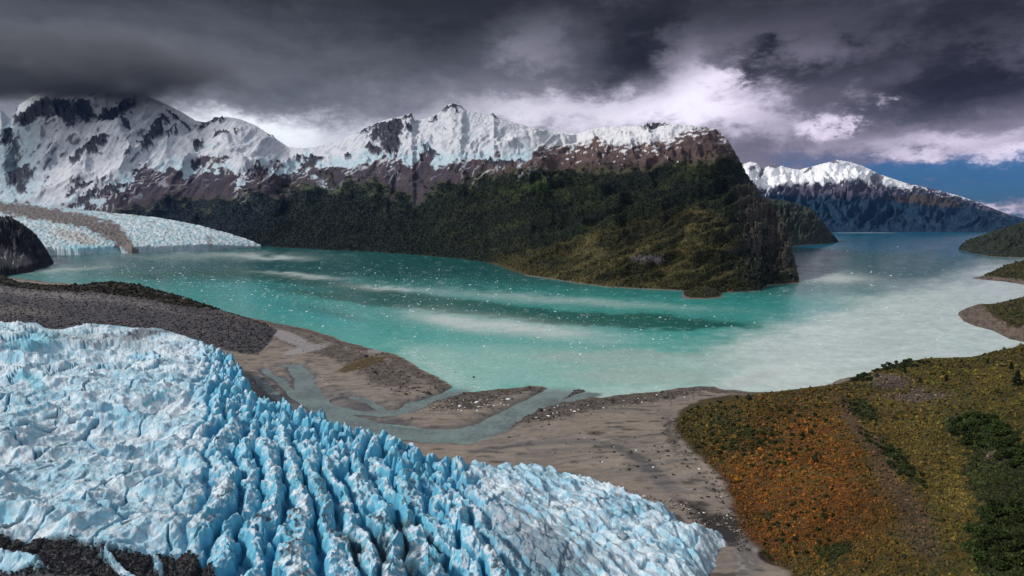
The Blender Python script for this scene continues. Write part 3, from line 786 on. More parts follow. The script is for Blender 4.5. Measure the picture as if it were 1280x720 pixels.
# ================================================================== LAKE
def build_lake():
    nc, nr = 900, 620
    v = np.concatenate([-0.62 + np.linspace(0, 1, nr) * (0.62 - 0.0130), [-.009, -.006, -.0035]])
    nr = len(v)
    u = np.linspace(-1.05, 1.05, nc)
    Y = np.broadcast_to((-H / v)[:, None], (nr, nc)).copy()
    U = np.broadcast_to(u, (nr, nc)).copy()
    X = U * Y
    Z = np.zeros_like(X)
    px, py = proj(X, Y, Z)
    n = fbm(px / 60, py / 12, 5, 701); n2 = fbm(px / 18, py / 4, 4, 702); n3 = fbm((px + py * 2) / 5, py / 1.3, 3, 703)
    wx, wy = px + 30 * n + 8 * n2, py + 7 * n + 3 * n2
    turq = mix(np.array([.040, .30, .270]), np.array([.090, .40, .345]), sstep(370, 450, wy))
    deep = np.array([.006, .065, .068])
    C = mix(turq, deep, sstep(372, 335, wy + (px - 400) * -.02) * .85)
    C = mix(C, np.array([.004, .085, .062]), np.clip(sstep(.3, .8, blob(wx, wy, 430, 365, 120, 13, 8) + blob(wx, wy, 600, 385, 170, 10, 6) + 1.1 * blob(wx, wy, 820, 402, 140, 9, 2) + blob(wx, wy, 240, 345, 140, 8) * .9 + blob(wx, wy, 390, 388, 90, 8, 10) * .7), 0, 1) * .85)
    C = mix(C, np.array([.030, .340, .340]), sstep(.3, .9, blob(wx, wy, 370, 388, 110, 12, 14) + .7 * blob(wx, wy, 330, 355, 130, 9, 4)) * .6)
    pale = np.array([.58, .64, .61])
    # near-shore silt; right bay whitened with painted cloud reflection
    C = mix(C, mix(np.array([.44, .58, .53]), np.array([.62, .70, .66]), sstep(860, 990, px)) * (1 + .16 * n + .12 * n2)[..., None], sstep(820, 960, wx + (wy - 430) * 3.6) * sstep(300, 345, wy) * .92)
    C = mix(C, np.array([.30, .52, .46]), sstep(.2, .8, blob(wx, wy, 700, 460, 210, 32, 3) + blob(wx, wy, 560, 462, 60, 14, 25)) * .85)
    C = mix(C, np.array([.40, .48, .44]), sstep(.25, .8, blob(wx, wy, 800, 470, 110, 12) + blob(wx, wy, 760, 445, 120, 10)) * .55)
    silt_sheen = np.clip(blob(wx, wy, 650, 410, 120, 10, 6) * 1.1 + blob(wx, wy, 560, 400, 40, 8, 12) * .6 + .8 * blob(wx, wy, 345, 322, 45, 3, 3) + .8 * blob(wx, wy, 380, 345, 50, 2.5, 4) + .7 * blob(wx, wy, 80, 338, 60, 5, -6) + .45 * blob(wx, wy, 260, 320, 120, 5)
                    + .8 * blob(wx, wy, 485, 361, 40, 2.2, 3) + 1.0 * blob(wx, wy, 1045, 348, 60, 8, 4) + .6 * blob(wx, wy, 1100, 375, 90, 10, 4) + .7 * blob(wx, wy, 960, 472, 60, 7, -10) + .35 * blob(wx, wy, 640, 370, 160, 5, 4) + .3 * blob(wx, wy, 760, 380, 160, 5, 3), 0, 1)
    C = mix(C, pale, silt_sheen * .85)  # silt streaks and bright cloud reflections painted into the water colour
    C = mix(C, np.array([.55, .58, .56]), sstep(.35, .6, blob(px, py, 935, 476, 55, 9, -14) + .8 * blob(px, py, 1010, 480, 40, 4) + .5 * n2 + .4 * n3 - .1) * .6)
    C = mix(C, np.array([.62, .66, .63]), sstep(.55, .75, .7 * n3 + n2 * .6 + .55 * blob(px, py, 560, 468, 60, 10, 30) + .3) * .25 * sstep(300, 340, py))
    # the blue outer fjord
    C = mix(C, np.array([.004, .105, .175]), sstep(324, 306, wy + 2 * n2 - (px - 1050) * .02) * sstep(960, 1010, px))
    C = mix(C, np.array([.02, .10, .10]), sstep(.4, .8, blob(wx, wy, 1000, 318, 40, 7)) * .6)
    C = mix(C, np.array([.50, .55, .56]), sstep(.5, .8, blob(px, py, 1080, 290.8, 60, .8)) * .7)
    # milky melt streams on the outwash plain
    st = sstep(4, -4, np.minimum.reduce([line_d(X, Y, p, [w + 6 for w in ws]) for p, ws in CHAN])) * sstep(482, 492, py + .0 * px)
    st = np.maximum(st, sstep(440, 452, py) * sstep(440, 420, px))
    C = mix(C, mix(np.array([.20, .255, .245]), np.array([.135, .165, .165]), sstep(-.2, .4, n3 + n)), st)
    C = C * (1 + .16 * n3 + .10 * fbm(X / 9, Y / 22, 3, 705))[..., None]
    rough = np.clip(.22 + .10 * n2 + .16 * silt_sheen, .1, .6)
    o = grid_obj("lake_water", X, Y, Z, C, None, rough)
    m = bpy.data.materials.new("silty_lake_water"); m.use_nodes = True
    T = NT(m.node_tree)
    out = T.node("ShaderNodeOutputMaterial"); b = T.node("ShaderNodeBsdfPrincipled"); T.l.new(b.outputs[0], out.inputs[0])
    at = T.node("ShaderNodeAttribute", attribute_name="Col")
    pos = T.node("ShaderNodeTexCoord").outputs["Object"]
    n1 = T.noise(pos, .035, 4, .6); n2_ = T.noise(pos, .25, 4, .6)
    vv = T.m("MULTIPLY_ADD", T.m("SUBTRACT", n1, .5), .35, 1.0)
    T.l.new(T.mixc(1.0, at.outputs["Color"], T.comb(vv, vv, vv), "MULTIPLY"), b.inputs["Base Color"])
    ar = T.node("ShaderNodeAttribute", attribute_name="Rough"); T.l.new(ar.outputs["Fac"], b.inputs["Roughness"])
    b.inputs["IOR"].default_value = 1.33
    b.inputs["Specular IOR Level"].default_value = .27
    bp = T.node("ShaderNodeBump"); bp.inputs["Strength"].default_value = .16; bp.inputs["Distance"].default_value = 1.0
    T.l.new(T.m("ADD", n1, T.m("MULTIPLY", n2_, .3)), bp.inputs["Height"]); T.l.new(bp.outputs[0], b.inputs["Normal"])
    o.data.materials.append(m)
    tag(o, kind="structure")


build_lake()

# ================================================================== FOREGROUND GLACIER
def debris_mask(ppx, ppy, w1, w2, X, Y):
    n = fbm(X / 7, Y / 7, 4, 901)
    line = lines_at([(-160, 660), (0, 668), (80, 674), (120, 684), (180, 690), (240, 694), (262, 706), (280, 730)], ppx)
    m = sstep(-3, 3, ppy - line + 7 * n + 8 * w2)
    gaps = sstep(.45, .7, blob(ppx, ppy, 10, 705, 55, 10, 5) + blob(ppx, ppy, 150, 712, 35, 5, 30) + blob(ppx, ppy, 198, 706, 7, 22, -20) + .35 * n)
    return m * (1 - gaps) * sstep(275, 262, ppx)


def ice_height(X, Y):
    """height of the broken ice, with masks used for its colour"""
    sd = poly_sd(X, Y, GLAC)
    w1, w2 = fbm(X / 38, Y / 38, 4, 801), fbm(X / 38, Y / 38, 4, 802)
    u = X / Y
    pxa = 640 + u * F
    ze = np.interp(pxa, [-160, 0, 300, 450, 600, 800, 925], [40, 40, 32, 26, 20, 14, 8])
    top = ze + 12 * (1 - np.exp(-np.maximum(sd, 0) / 130))
    # approximate image position of the smooth surface, only to lay out the zones of the ice
    ppx, ppy = proj(X, Y, top)
    mid = np.clip(sstep(215, 285, ppx + 14 * w1 + (ppy - 560) * .10) * sstep(610, 520, ppx + 24 * w2 - (ppy - 560) * .55), 0, 1)
    belt = sstep(120, 25, sd) * sstep(215, 300, ppx)
    right = sstep(520, 620, ppx - (ppy - 560) * .5)
    lft = sstep(300, 200, ppx)
    # crevasse frame: long ridges leading away from the viewer, slightly to the left
    dx, dy = -.36, 1.0
    l = math.hypot(dx, dy); dx, dy = dx / l, dy / l
    s = X * dy - Y * dx + 7 * w1
    tt = X * dx + Y * dy + 9 * w2
    sw = s + 4.5 * fbm(X / 11, Y / 11, 3, 803) + 14 * fbm(s / 34, tt / 120, 3, 804)
    qi = sw / 14.5
    ci = np.floor(qi); fs = qi - ci
    rnd = _hash(ci, ci * 0 + 5, 811) / 4294967296.0
    tj = (tt + 3.5 * fbm(X / 8, Y / 8, 3, 805)) / (24 + 26 * rnd) + rnd * 7.3 + .35 * (fs - .5) * np.where(rnd > .5, 1, -1)
    cj = np.floor(tj); ft = tj - cj
    cid = _hash(ci, cj, 812) / 4294967296.0
    wgap = .10 + .10 * fbm(s / 14, tt / 30, 3, 806)
    es = np.minimum(fs, 1 - fs); et = np.minimum(ft, 1 - ft) * 2.2
    gap = np.minimum(es, np.maximum(et, .0) * 1.0 + .02 + .25 * (cid > .72))
    ridge = sstep(wgap - .05, wgap + .10, es)
    cut = .45 + .55 * sstep(.0, .16, et + .3 * (cid > .72))
    crown = 1 - np.abs(2 * fs - 1) ** 1.3
    ser = ridge * cut * (5.5 + 6.5 * crown + 6.5 * (cid - .5) + 4.5 * (ft - .5) * ridge)
    g1, g2, gid, gox, goy = worley((s + 3 * w2) / 5.0 + 7, tt / 8.5, 821, .95)
    gg = g2 - g1
    ser = ser + ridge * (sstep(0, .4, gg) * (.5 + 1.5 * (gid - .5))) + ridge * 2.6 * fbm(X / 9, Y / 11, 4, 807) + ridge * (ridged(X / 5, Y / 6, 3, 808) - .4) * 1.5
    # front belt: leaning pinnacles
    p1, p2, pid, pox, poy = worley((X + 4 * w1) / 11.0, (Y + 5 * w2) / 15.0, 831, .95)
    pg = p2 - p1
    spire = sstep(0, .35, pg) * (4 + 8.5 * pid) + 3.5 * sstep(.2, .9, pg) - 3 * p1
    q1, q2, qid, qox, qoy = worley(X / 5.0, Y / 7.0, 841, .95)
    spire = spire + sstep(0, .3, q2 - q1) * (qid - .4) * 3.2
    # right side: fine chop with streaks
    s3 = X * .83 + Y * .55; t3 = -X * .55 + Y * .83
    chop = (ridged((s3 + 5 * w1) / 11, (t3 + 6 * w2) / 34, 5, 851, gain=.47) - .4) * 4.8 + 5 * fbm(X / 38, Y / 28, 3, 853) + 1.1 * fbm((s3 + 2 * w1) / 3.4, t3 / 9, 3, 852)
    r1, r2, rid, rox, roy = worley((s3 + 3 * w1) / 7.5, (t3 + 4 * w2) / 15, 861, .95)
    chop = chop + sstep(0, .4, r2 - r1) * (.3 + 1.0 * (rid - .5))
    # angular fracture planes, each cell tilted its own way
    def planes(sx, sy, seed, amp):
        a1, a2, aid, ax, ay = worley((X + 3 * w1) / sx, (Y + 4 * w2) / sy, seed, .95)
        th = aid * 40.0
        return amp * ((ax * np.cos(th) + ay * np.sin(th)) * 1.6 + (aid * 7.3 % 1 - .5) * .8) - amp * .35 * sstep(.06, .0, a2 - a1)
    frac = planes(13, 19, 895, 2.3) + planes(5.5, 8, 896, .9)
    # left side: broad hummocks with a few crevasses
    hum = (ridged((X + 20 * w1) / 120, (Y + 25 * w2) / 95, 5, 871, gain=.42) - .4) * 18 + (ridged((X - Y * .3 + 6 * w2) / 26, (Y + X * .2) / 40, 4, 872, gain=.42) - .4) * 3.4 + 1.0 * fbm(X / 6, Y / 8, 4, 873)
    h1, h2, hid, hox, hoy = worley((s + 10 * w2) / 30, (tt + 16 * w1) / 60, 881, 1.0)
    crk = sstep(.05, .0, h2 - h1) * sstep(-.1, .25, fbm(X / 90, Y / 90, 3, 882))
    hum = hum - crk * 7
    deb = debris_mask(ppx, ppy, w1, w2, X, Y)
    hum = hum * (1 - .8 * deb) - 2 * deb
    z = top + mid * (ser - 5.5) * (1 - .6 * belt) + belt * (spire - 6) * (.85 * (1 - right) + .13 * right) + right * (chop + .55 * frac) * (1 - .3 * belt) + mid * .55 * frac + lft * .4 * frac * sstep(0, 40, sd) + lft * hum * sstep(0, 60, sd) + .5 * fbm(X / 2.2, Y / 3.0, 3, 891)
    edge = sstep(-1 - 14 * sstep(700, 900, ppx), 13 + 16 * sstep(700, 900, ppx), sd + 5 * w1 + 2.5 * fbm(X / 7, Y / 7, 3, 892))
    z = z * edge - 7 * (1 - edge)
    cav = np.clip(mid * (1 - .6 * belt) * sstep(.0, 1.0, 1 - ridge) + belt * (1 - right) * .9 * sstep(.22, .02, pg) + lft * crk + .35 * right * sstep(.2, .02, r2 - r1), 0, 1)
    return z, dict(sd=sd, mid=mid, belt=belt, right=right, lft=lft, cav=cav, cid=cid, gap=gap, pid=pid, px=ppx, py=ppy, w1=w1, w2=w2, gg=gg, s3=s3, t3=t3)


def build_glacier():
    nc, nr = 1180, 760
    u = np.linspace(-.98, uv(940, 660)[0], nc)
    v = np.linspace(-.80, -.118, nr)
    Y = np.broadcast_to((-165.0 / v)[:, None], (nr, nc)).copy()
    U = np.broadcast_to(u, (nr, nc)).copy()
    X = U * Y
    Z, d = ice_height(X, Y)
    gy = np.gradient(Z, axis=0) / np.gradient(Y, axis=0)
    gx = np.gradient(Z, axis=1) / np.gradient(X, axis=1)
    steep = np.hypot(gx - U * gy, gy)
    ppx, ppy, w1, w2 = d["px"], d["py"], d["w1"], d["w2"]
    px, py = proj(X, Y, Z)
    f = fbm(X / 6, Y / 6, 4, 911); ff = fbm(X / 2, Y / 2, 3, 912); fl = fbm(X / 45, Y / 45, 4, 913)
    white = mix(np.array([.76, .85, .90]), np.array([.42, .69, .82]), sstep(-.35, .30, f + fl))
    white = mix(white, np.array([.50, .52, .58]), sstep(.05, .45, ff + .6 * f + .3 * fl) * .36)
    blue = mix(np.array([.045, .40, .62]), np.array([.12, .53, .72]), sstep(-.3, .3, f))
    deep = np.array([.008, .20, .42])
    bm = sstep(.6, 1.6, steep + .5 * f + .3 * fl) * (.45 + .55 * np.clip(d["mid"] + d["belt"] * (1 - d["right"]), 0, 1))
    C = mix(white, blue, bm * .9)
    pool = sstep(.35, .75, blob(px, py, 40, 425, 50, 16, -10) + .9 * blob(px, py, 45, 478, 30, 12, 30) + .6 * blob(px, py, 25, 508, 50, 12) + .8 * blob(px, py, 190, 500, 60, 6, -30) + .7 * blob(px, py, 790, 638, 35, 8, -10) + .7 * blob(px, py, 700, 715, 60, 12) + .6 * blob(px, py, 560, 590, 60, 7, 18) + .4 * f + .3 * fl)
    C = mix(C, mix(np.array([.15, .47, .60]), np.array([.30, .64, .76]), sstep(-.2, .3, ff)), pool * .9)
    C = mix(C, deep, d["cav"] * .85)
    # dirt: film and streaks
    sd_ = d["sd"]
    st = fbm((d["s3"] + 5 * w1) / 3.2, (d["t3"] + 6 * w2) / 22, 5, 921)
    dirtr = sstep(.06, .36, st + .25 * fl + .55 * blob(px, py, 660, 680, 110, 45, 20) + .35 * blob(px, py, 560, 690, 70, 40) - .06) * d["right"] * sstep(900, 840, px)
    C = mix(C, np.array([.16, .17, .20]), dirtr * .68)
    vein = sstep(.62, .86, ridged((d["s3"] + 4 * w1) / 9, (d["t3"] + 7 * w2) / 60, 4, 923)) * sstep(-.15, .2, fl + .5 * f) * d["right"]
    C = mix(C, np.array([.07, .075, .09]), vein * .8)
    stl = fbm((X - Y * .5) / 10 + w1, (Y + X * .35) / 4.0 + 2 * w2, 5, 922)
    dirtl = sstep(.12, .45, stl + .2 * fl + .25 * f) * (1 - d["right"]) * (1 - .65 * d["mid"])
    C = mix(C, np.array([.27, .28, .32]), dirtl * .55)
    ck = np.maximum(sstep(.80, .95, ridged((X + 6 * w1) / 17, (Y + 8 * w2) / 24, 4, 924)), sstep(.84, .96, ridged((X - .4 * Y) / 7 + w1, (Y + .3 * X) / 10 + w2, 3, 925)) * .8)
    C = mix(C, np.array([.10, .15, .19]), ck * sstep(-.3, .25, fl + .5 * f) * .55 * (1 - .5 * d["mid"]))
    # dark caps on serac tops near the viewer
    cap = sstep(.40, .58, d["cid"] + .5 * fl + .0) * sstep(.15, .28, d["gap"]) * sstep(.0, .28, f + .12 + .25 * ff) * sstep(575, 630, ppy + 20 * fl) * d["mid"] * sstep(1.6, .7, steep)
    C = mix(C, np.array([.045, .042, .048]), cap * .9)
    dk = sstep(.25, .5, blob(px, py, 490, 690, 30, 40, -35) + blob(px, py, 530, 690, 25, 50, -35) + blob(px, py, 450, 690, 20, 40, -30) + .6 * f - .25) * sstep(.35, .1, d["gap"])
    C = mix(C, np.array([.05, .045, .05]), dk * .8)
    hz = sstep(.4, .7, blob(px, py, 170, 418, 22, 7, -25) + .6 * blob(px, py, 200, 415, 45, 6, -8) + .3 * f)
    C = mix(C, np.array([.15, .15, .16]), hz * .8)
    C = mix(C, np.array([.33, .36, .38]), sstep(.4, .8, blob(px, py, 120, 425, 90, 14, 5) + .4 * stl) * .5)
    C = mix(C, np.array([.30, .40, .43]), sstep(60, 15, sd_) * sstep(850, 900, px) * .6)
    deb = debris_mask(ppx, ppy, w1, w2, X, Y)
    dc = mix(np.array([.055, .052, .058]), np.array([.022, .021, .024]), sstep(-.2, .3, ff + f * .5))
    C = mix(C, dc, deb * .96)
    Z = Z + deb * (.6 + .5 * ff)
    o = grid_obj("glacier", X, Y, Z, C, MAT_ICE, keep=(sd_ > -26))
    return tag(o, "huge crevassed blue and white glacier filling the near valley beside the mudflats", "glacier")


GLACIER = build_glacier()

# ================================================================== small geometry
def octa(n):
    """jittered octahedron cloud: n units, returns (n,6,3), faces (8,3)"""
    base = np.array([(1, 0, 0), (0, 1, 0), (-1, 0, 0), (0, -1, 0), (0, 0, 1), (0, 0, -1)], float)
    v = np.repeat(base[None], n, 0) * rng.uniform(.65, 1.25, (n, 6, 1)) + rng.normal(0, .12, (n, 6, 3))
    f = np.array([(0, 1, 4), (1, 2, 4), (2, 3, 4), (3, 0, 4), (1, 0, 5), (2, 1, 5), (3, 2, 5), (0, 3, 5)])
    return v, f


def rotz(v, ang):
    c, s = np.cos(ang)[:, None], np.sin(ang)[:, None]
    return np.stack([v[..., 0] * c - v[..., 1] * s, v[..., 0] * s + v[..., 1] * c, v[..., 2]], -1)


def cloud_mesh(name, P, size, cols, mat, squash=1.0, sink=.2, jitcol=.25):
    n = len(P)
    v, f = octa(n)
    v = rotz(v, rng.uniform(0, 6.28, n))
    sz = np.asarray(size)
    v = v * sz[:, None, None]
    v[..., 2] *= squash if np.ndim(squash) == 0 else np.asarray(squash)[:, None]
    v = v + P[:, None, :]
    v[..., 2] += (sz * (np.asarray(squash) if np.ndim(squash) else squash) * (1 - 2 * sink))[:, None]
    c = np.repeat(cols[:, None, :], 6, 1) * (1 + jitcol * rng.normal(0, 1, (n, 6, 1)))
    F_ = (f[None] + (np.arange(n) * 6)[:, None, None]).reshape(-1, 3)
    return make_mesh(name, v.reshape(-1, 3), F_, np.clip(c.reshape(-1, 3), .004, .95), None, False, mat)


def sample_pixels(n, x0, x1, y0, y1, z=0.0):
    """uniform over the seen ground"""
    px = rng.uniform(x0, x1, n); py = rng.uniform(y0, y1, n)
    X, Y = on_plane(px, py, z)
    return X, Y


# ------------------------------------------------------------------ forest on the main mountain (uncountable)
def build_forest():
    Z, px, py, tl, t = MAIN["Z"], MAIN["px"], MAIN["py"], MAIN["tl"], MAIN["t"]
    ok = (Z > 4) & (py > tl + rng.gamma(1.2, 7.0, Z.shape)) & (t < 1.02) & (t > 0) & (px > 150)
    pxw = np.gradient(px, axis=1) * np.abs(np.gradient(py, axis=0))
    w = np.where(ok, np.clip(pxw, 0, 2), 0) * np.where(MAIN["lobe"] > .5, .8, 1) * (1 - .45 * MAIN["cliff"])
    w = w.ravel() / w.sum()
    n = 64000
    idx = rng.choice(len(w), n, p=w)
    X = MAIN["X"].ravel()[idx] + rng.normal(0, 3, n); Y = MAIN["Y"].ravel()[idx] + rng.normal(0, 6, n)
    P = np.stack([X, Y, Z.ravel()[idx]], -1)
    lob = MAIN["lobe"].ravel()[idx]
    hgt = rng.uniform(4, 8, n) * np.clip(Y / 3500, .7, 1.5)
    rad = hgt * rng.uniform(.45, .8, n)
    ang = rng.uniform(0, 6.28, n)
    k = 5
    th = ang[:, None] + np.arange(k) * (2 * math.pi / k)
    rr = rad[:, None] * rng.uniform(.7, 1.25, (n, k))
    ring = np.stack([P[:, None, 0] + np.cos(th) * rr, P[:, None, 1] + np.sin(th) * rr, P[:, None, 2] + hgt[:, None] * rng.uniform(.05, .4, (n, k)) - 2], -1)
    tip = np.stack([P[:, 0], P[:, 1], P[:, 2] + hgt], -1)[:, None]
    V = np.concatenate([ring, tip], 1).reshape(-1, 3)
    f = np.array([(i, (i + 1) % k, k) for i in range(k)])
    Fc = (f[None] + (np.arange(n) * (k + 1))[:, None, None]).reshape(-1, 3)
    c = np.minimum(MAIN["C"].reshape(-1, 3)[idx], .13) * rng.lognormal(-.03, .24, (n, 1)) * .95
    C = np.repeat(c[:, None], k + 1, 1).reshape(-1, 3)
    o = make_mesh("forest", V, Fc, C, None, False, MAT_FOREST)
    tag(o, "dense dark forest covering the lower slopes of the mountain above the lake", "forest", kind="stuff")


build_forest()

# ------------------------------------------------------------------ heath shrubs (uncountable) and individual bushes and trees
def build_shrubs():
    w = np.minimum(HEATH[5], 4); idx = rng.choice(len(w), 84000, p=w / w.sum())
    X = HEATH[0][idx] + rng.uniform(-.7, .7, len(idx)); Y = HEATH[1][idx] + rng.uniform(-1.2, 1.2, len(idx))
    Z, d = ground_z(X, Y)
    px, py = proj(X, Y, Z)
    ok = (d["sdh"] > 1.5 + rng.uniform(0, 5, len(X))) & (Z > 1.5)
    hc, zo, zc, zg, zp = heath_cols(px, py, X, Y)
    ok &= rng.uniform(0, 1, len(X)) > .45 * zp
    X, Y, Z, hc, zc, zo = X[ok], Y[ok], Z[ok], hc[ok], zc[ok], zo[ok]
    n = len(X)
    size = (rng.gamma(2.6, .22, n) * (1 + .35 * sstep(.3, .8, zc)) + .2) * np.clip(Y / 520, .55, 1.25)
    dk = (rng.uniform(0, 1, n) < .11)[:, None]
    c = np.where(dk, np.array([.018, .022, .009]), hc) * rng.lognormal(0, .26, (n, 1)) * (1 + .15 * rng.normal(0, 1, (n, 3)) * .4)
    o = cloud_mesh("heath_shrubs", np.stack([X, Y, Z], -1), size, c, MAT_VEG, rng.uniform(.6, 1.2, n), .25)
    tag(o, "dense low orange, olive and rust coloured shrubs covering the hillside", "shrubs", kind="stuff")


build_shrubs()


def leaf_crown(kind, seed):
    """a crown about 1 m high and wide made of many leaf clumps; returns verts, faces, colours"""
    r = np.random.default_rng(seed)
    n = 420
    if kind == "conifer":
        h = r.uniform(0, 1, n) ** .8
        rad = (1 - h) * .34 * (.75 + .25 * np.sin(h * 32 + r.uniform(0, 6))) + .02
        rr = rad * r.uniform(.35, 1.1, n)
        th = r.uniform(0, 6.28, n)
        c = np.stack([np.cos(th) * rr, np.sin(th) * rr, h * .92 + .08], -1)
        s = .075
    else:
        k = 7
        lob = np.stack([r.uniform(-.34, .34, k), r.uniform(-.34, .34, k), r.uniform(.35, .78, k)], -1)
        which = r.integers(0, k, n)
        dirs = r.normal(0, 1, (n, 3)); dirs /= np.linalg.norm(dirs, axis=1)[:, None]
        c = lob[which] + dirs * r.uniform(.12, .27, (n, 1)) * np.array([1, 1, .75])
        s = .085
    a = r.normal(0, 1, (n, 3)); b = r.normal(0, 1, (n, 3))
    a /= np.linalg.norm(a, axis=1)[:, None]; b = b - (a * b).sum(1)[:, None] * a; b /= np.linalg.norm(b, axis=1)[:, None]
    sz = s * r.uniform(.6, 1.4, (n, 1))
    V = np.stack([c - a * sz, c + b * sz * .6, c + a * sz, c - b * sz * .6], 1).reshape(-1, 3)
    Fq = np.arange(n * 4).reshape(n, 4)
    return V, Fq, np.repeat(r.uniform(.55, 1.5, n), 4)[:, None]


def trunk_mesh(name, h=.5, r=.03):
    pts = []; k = 6
    for i in range(5):
        t = i / 4
        for j in range(k):
            a = j * 2 * math.pi / k
            pts.append((math.cos(a) * r * (1 - .75 * t) + .03 * math.sin(t * 3), math.sin(a) * r * (1 - .75 * t), -.08 + t * h))
    f = [(i * k + j, i * k + (j + 1) % k, (i + 1) * k + (j + 1) % k, (i + 1) * k + j) for i in range(4) for j in range(k)]
    return np.array(pts), np.array(f)


PLANTS = {}
for nm, kind, base in (("bush", "round", (.026, .038, .012)), ("conifer", "conifer", (.018, .027, .011)), ("tree", "round", (.030, .044, .012)), ("rust", "round", (.13, .055, .012))):
    protos = []
    for s in range(4):
        V, Fq, cv = leaf_crown(kind, 100 + s * 7 + len(nm))
        cr = make_mesh("crown", V, Fq, np.clip(cv * np.array(base) * (.75, .95, 1.25, 1.6)[s], .004, .9), None, False, MAT_VEG)
        tv, tf = trunk_mesh("trunk", .75 if kind == "conifer" else .5)
        tr = make_mesh("trunk", tv, tf, np.full((len(tv), 3), (.07, .055, .045)), None, True, MAT_BARK)
        protos.append((cr.data, tr.data))
        bpy.data.objects.remove(cr); bpy.data.objects.remove(tr)
    PLANTS[nm] = protos


def plant(name, kind, x, y, z, h, wid, label, cat, group):
    e = bpy.data.objects.new(name, None); COL.objects.link(e)
    e.location = (x, y, z - .1); e.rotation_euler.z = random.uniform(0, 6.28); e.scale = (wid, wid, h)
    tag(e, label, cat, group)
    cd_, td = random.choice(PLANTS[kind])
    for nm, d in (("crown", cd_), ("trunk", td)):
        o = bpy.data.objects.new(nm, d); COL.objects.link(o); o.parent = e
    return e


def to_hill(px, py):
    X, Y, Z = [], [], []
    for a, b in zip(px, py):
        k = int(np.argmin((HEATH[3] - a) ** 2 + (HEATH[4] - b) ** 2))
        X.append(HEATH[0][k]); Y.append(HEATH[1][k]); Z.append(HEATH[2][k])
    X, Y, Z = np.array(X), np.array(Y), np.array(Z)
    return X, Y, Z, dict(sdh=np.full(len(X), 9.0)), px, py


def scatter(boxes, mind):
    out = []
    for cx, cy, rx, ry, ang, n in boxes:
        k = 0; tries = 0
        while k < n and tries < n * 60:
            tries += 1
            a, r = random.uniform(0, 6.283), math.sqrt(random.random())
            x, y = r * math.cos(a) * rx, r * math.sin(a) * ry
            c, s = math.cos(math.radians(ang)), math.sin(math.radians(ang))
            p = (cx + x * c - y * s, cy + x * s + y * c)
            if all(math.hypot(p[0] - q[0], (p[1] - q[1]) * 1.3) > mind for q in out):
                out.append(p); k += 1
    return np.array(out)


def plant_group(boxes, mind, kind, name, h, asp, label, cat, group):
    P = scatter(boxes, mind)
    X, Y, Z, d, px, py = to_hill(P[:, 0], P[:, 1])
    for i in range(len(X)):
        if d["sdh"][i] < 2: continue
        hh = random.uniform(*h)
        plant(name, kind, X[i], Y[i], Z[i], hh, hh * random.uniform(*asp), label, cat, group)


plant_group([(935, 540, 85, 42, 14, 84), (1000, 520, 34, 18, 0, 14)], 7.5, "bush", "bush", (2.6, 4.4), (.8, 1.2), "small dark green bush among the olive and orange heath just behind the sandy beach", "bush", "dark bushes behind the beach")
plant_group([(1115, 570, 60, 12, 42, 34), (1072, 512, 26, 12, 30, 16)], 6, "bush", "bush", (2.4, 4.2), (.9, 1.3), "low dark green bush in the diagonal band crossing the middle of the heath", "bush", "dark bushes crossing the heath")
plant_group([(1000, 660, 70, 34, -25, 30)], 10, "bush", "bush", (2.0, 3.2), (.9, 1.3), "small dark green bush in the rust coloured heath above the glacier snout", "bush", "dark bushes above the glacier snout")
plant_group([(1225, 542, 36, 20, 5, 24), (1260, 570, 20, 20, 0, 10)], 9, "tree", "tree", (5.0, 7.5), (.9, 1.2), "round dark green tree in the thicket halfway up the right slope", "tree", "trees in the upper thicket")
plant_group([(1255, 675, 44, 42, -30, 30)], 12, "tree", "tree", (4.5, 6.5), (1.0, 1.3), "leafy dark green tree in the lowest and nearest thicket of the slope", "tree", "trees in the lowest thicket")
plant_group([(1115, 458, 50, 5, -4, 24), (1075, 474, 12, 5, 0, 8)], 5, "bush", "bush", (3.2, 5.0), (1.0, 1.4), "dark green bush along the hill crest above the pale beach", "bush", "bushes on the crest")
plant_group([(1180, 470, 90, 14, -6, 7)], 20, "conifer", "conifer", (4.5, 7.0), (.9, 1.2), "slim dark conifer standing on the heath near the hill crest", "conifer", "conifers near the crest")
X, Y, Z, d, px, py = to_hill([1271], [484])
if len(X): plant("conifer", "conifer", X[0], Y[0], Z[0], 13, 13, "tallest dark conifer, standing alone at the right end of the hill crest", "conifer", "conifers near the crest")

# ------------------------------------------------------------------ rocks, stranded ice and floes
def chunk_mesh(name, seed, mat, col, flat=.6, rugged=.35):
    r = np.random.default_rng(seed)
    import bmesh
    bm = bmesh.new()
    bmesh.ops.create_icosphere(bm, subdivisions=2, radius=1.0)
    for _ in range(5):
        nrm = r.normal(0, 1, 3); nrm[2] = abs(nrm[2]) * .8; nrm /= np.linalg.norm(nrm)
        lim = r.uniform(.5, .85)
        for v in bm.verts:
            dd = float(np.dot(v.co, nrm))
            if dd > lim:
                v.co = v.co - type(v.co)((nrm * (dd - lim)).tolist())
    for v in bm.verts:
        k = 1 + rugged * .35 * r.normal()
        v.co *= k; v.co.z *= flat
    me = bpy.data.meshes.new(name); bm.to_mesh(me); bm.free()
    a = me.attributes.new("Col", "FLOAT_COLOR", "POINT")
    c = np.ones((len(me.vertices), 4), np.float32); c[:, :3] = np.array(col) * r.uniform(.85, 1.1, (len(me.vertices), 1))
    a.data.foreach_set("color", c.ravel())
    me.materials.append(mat)
    return me


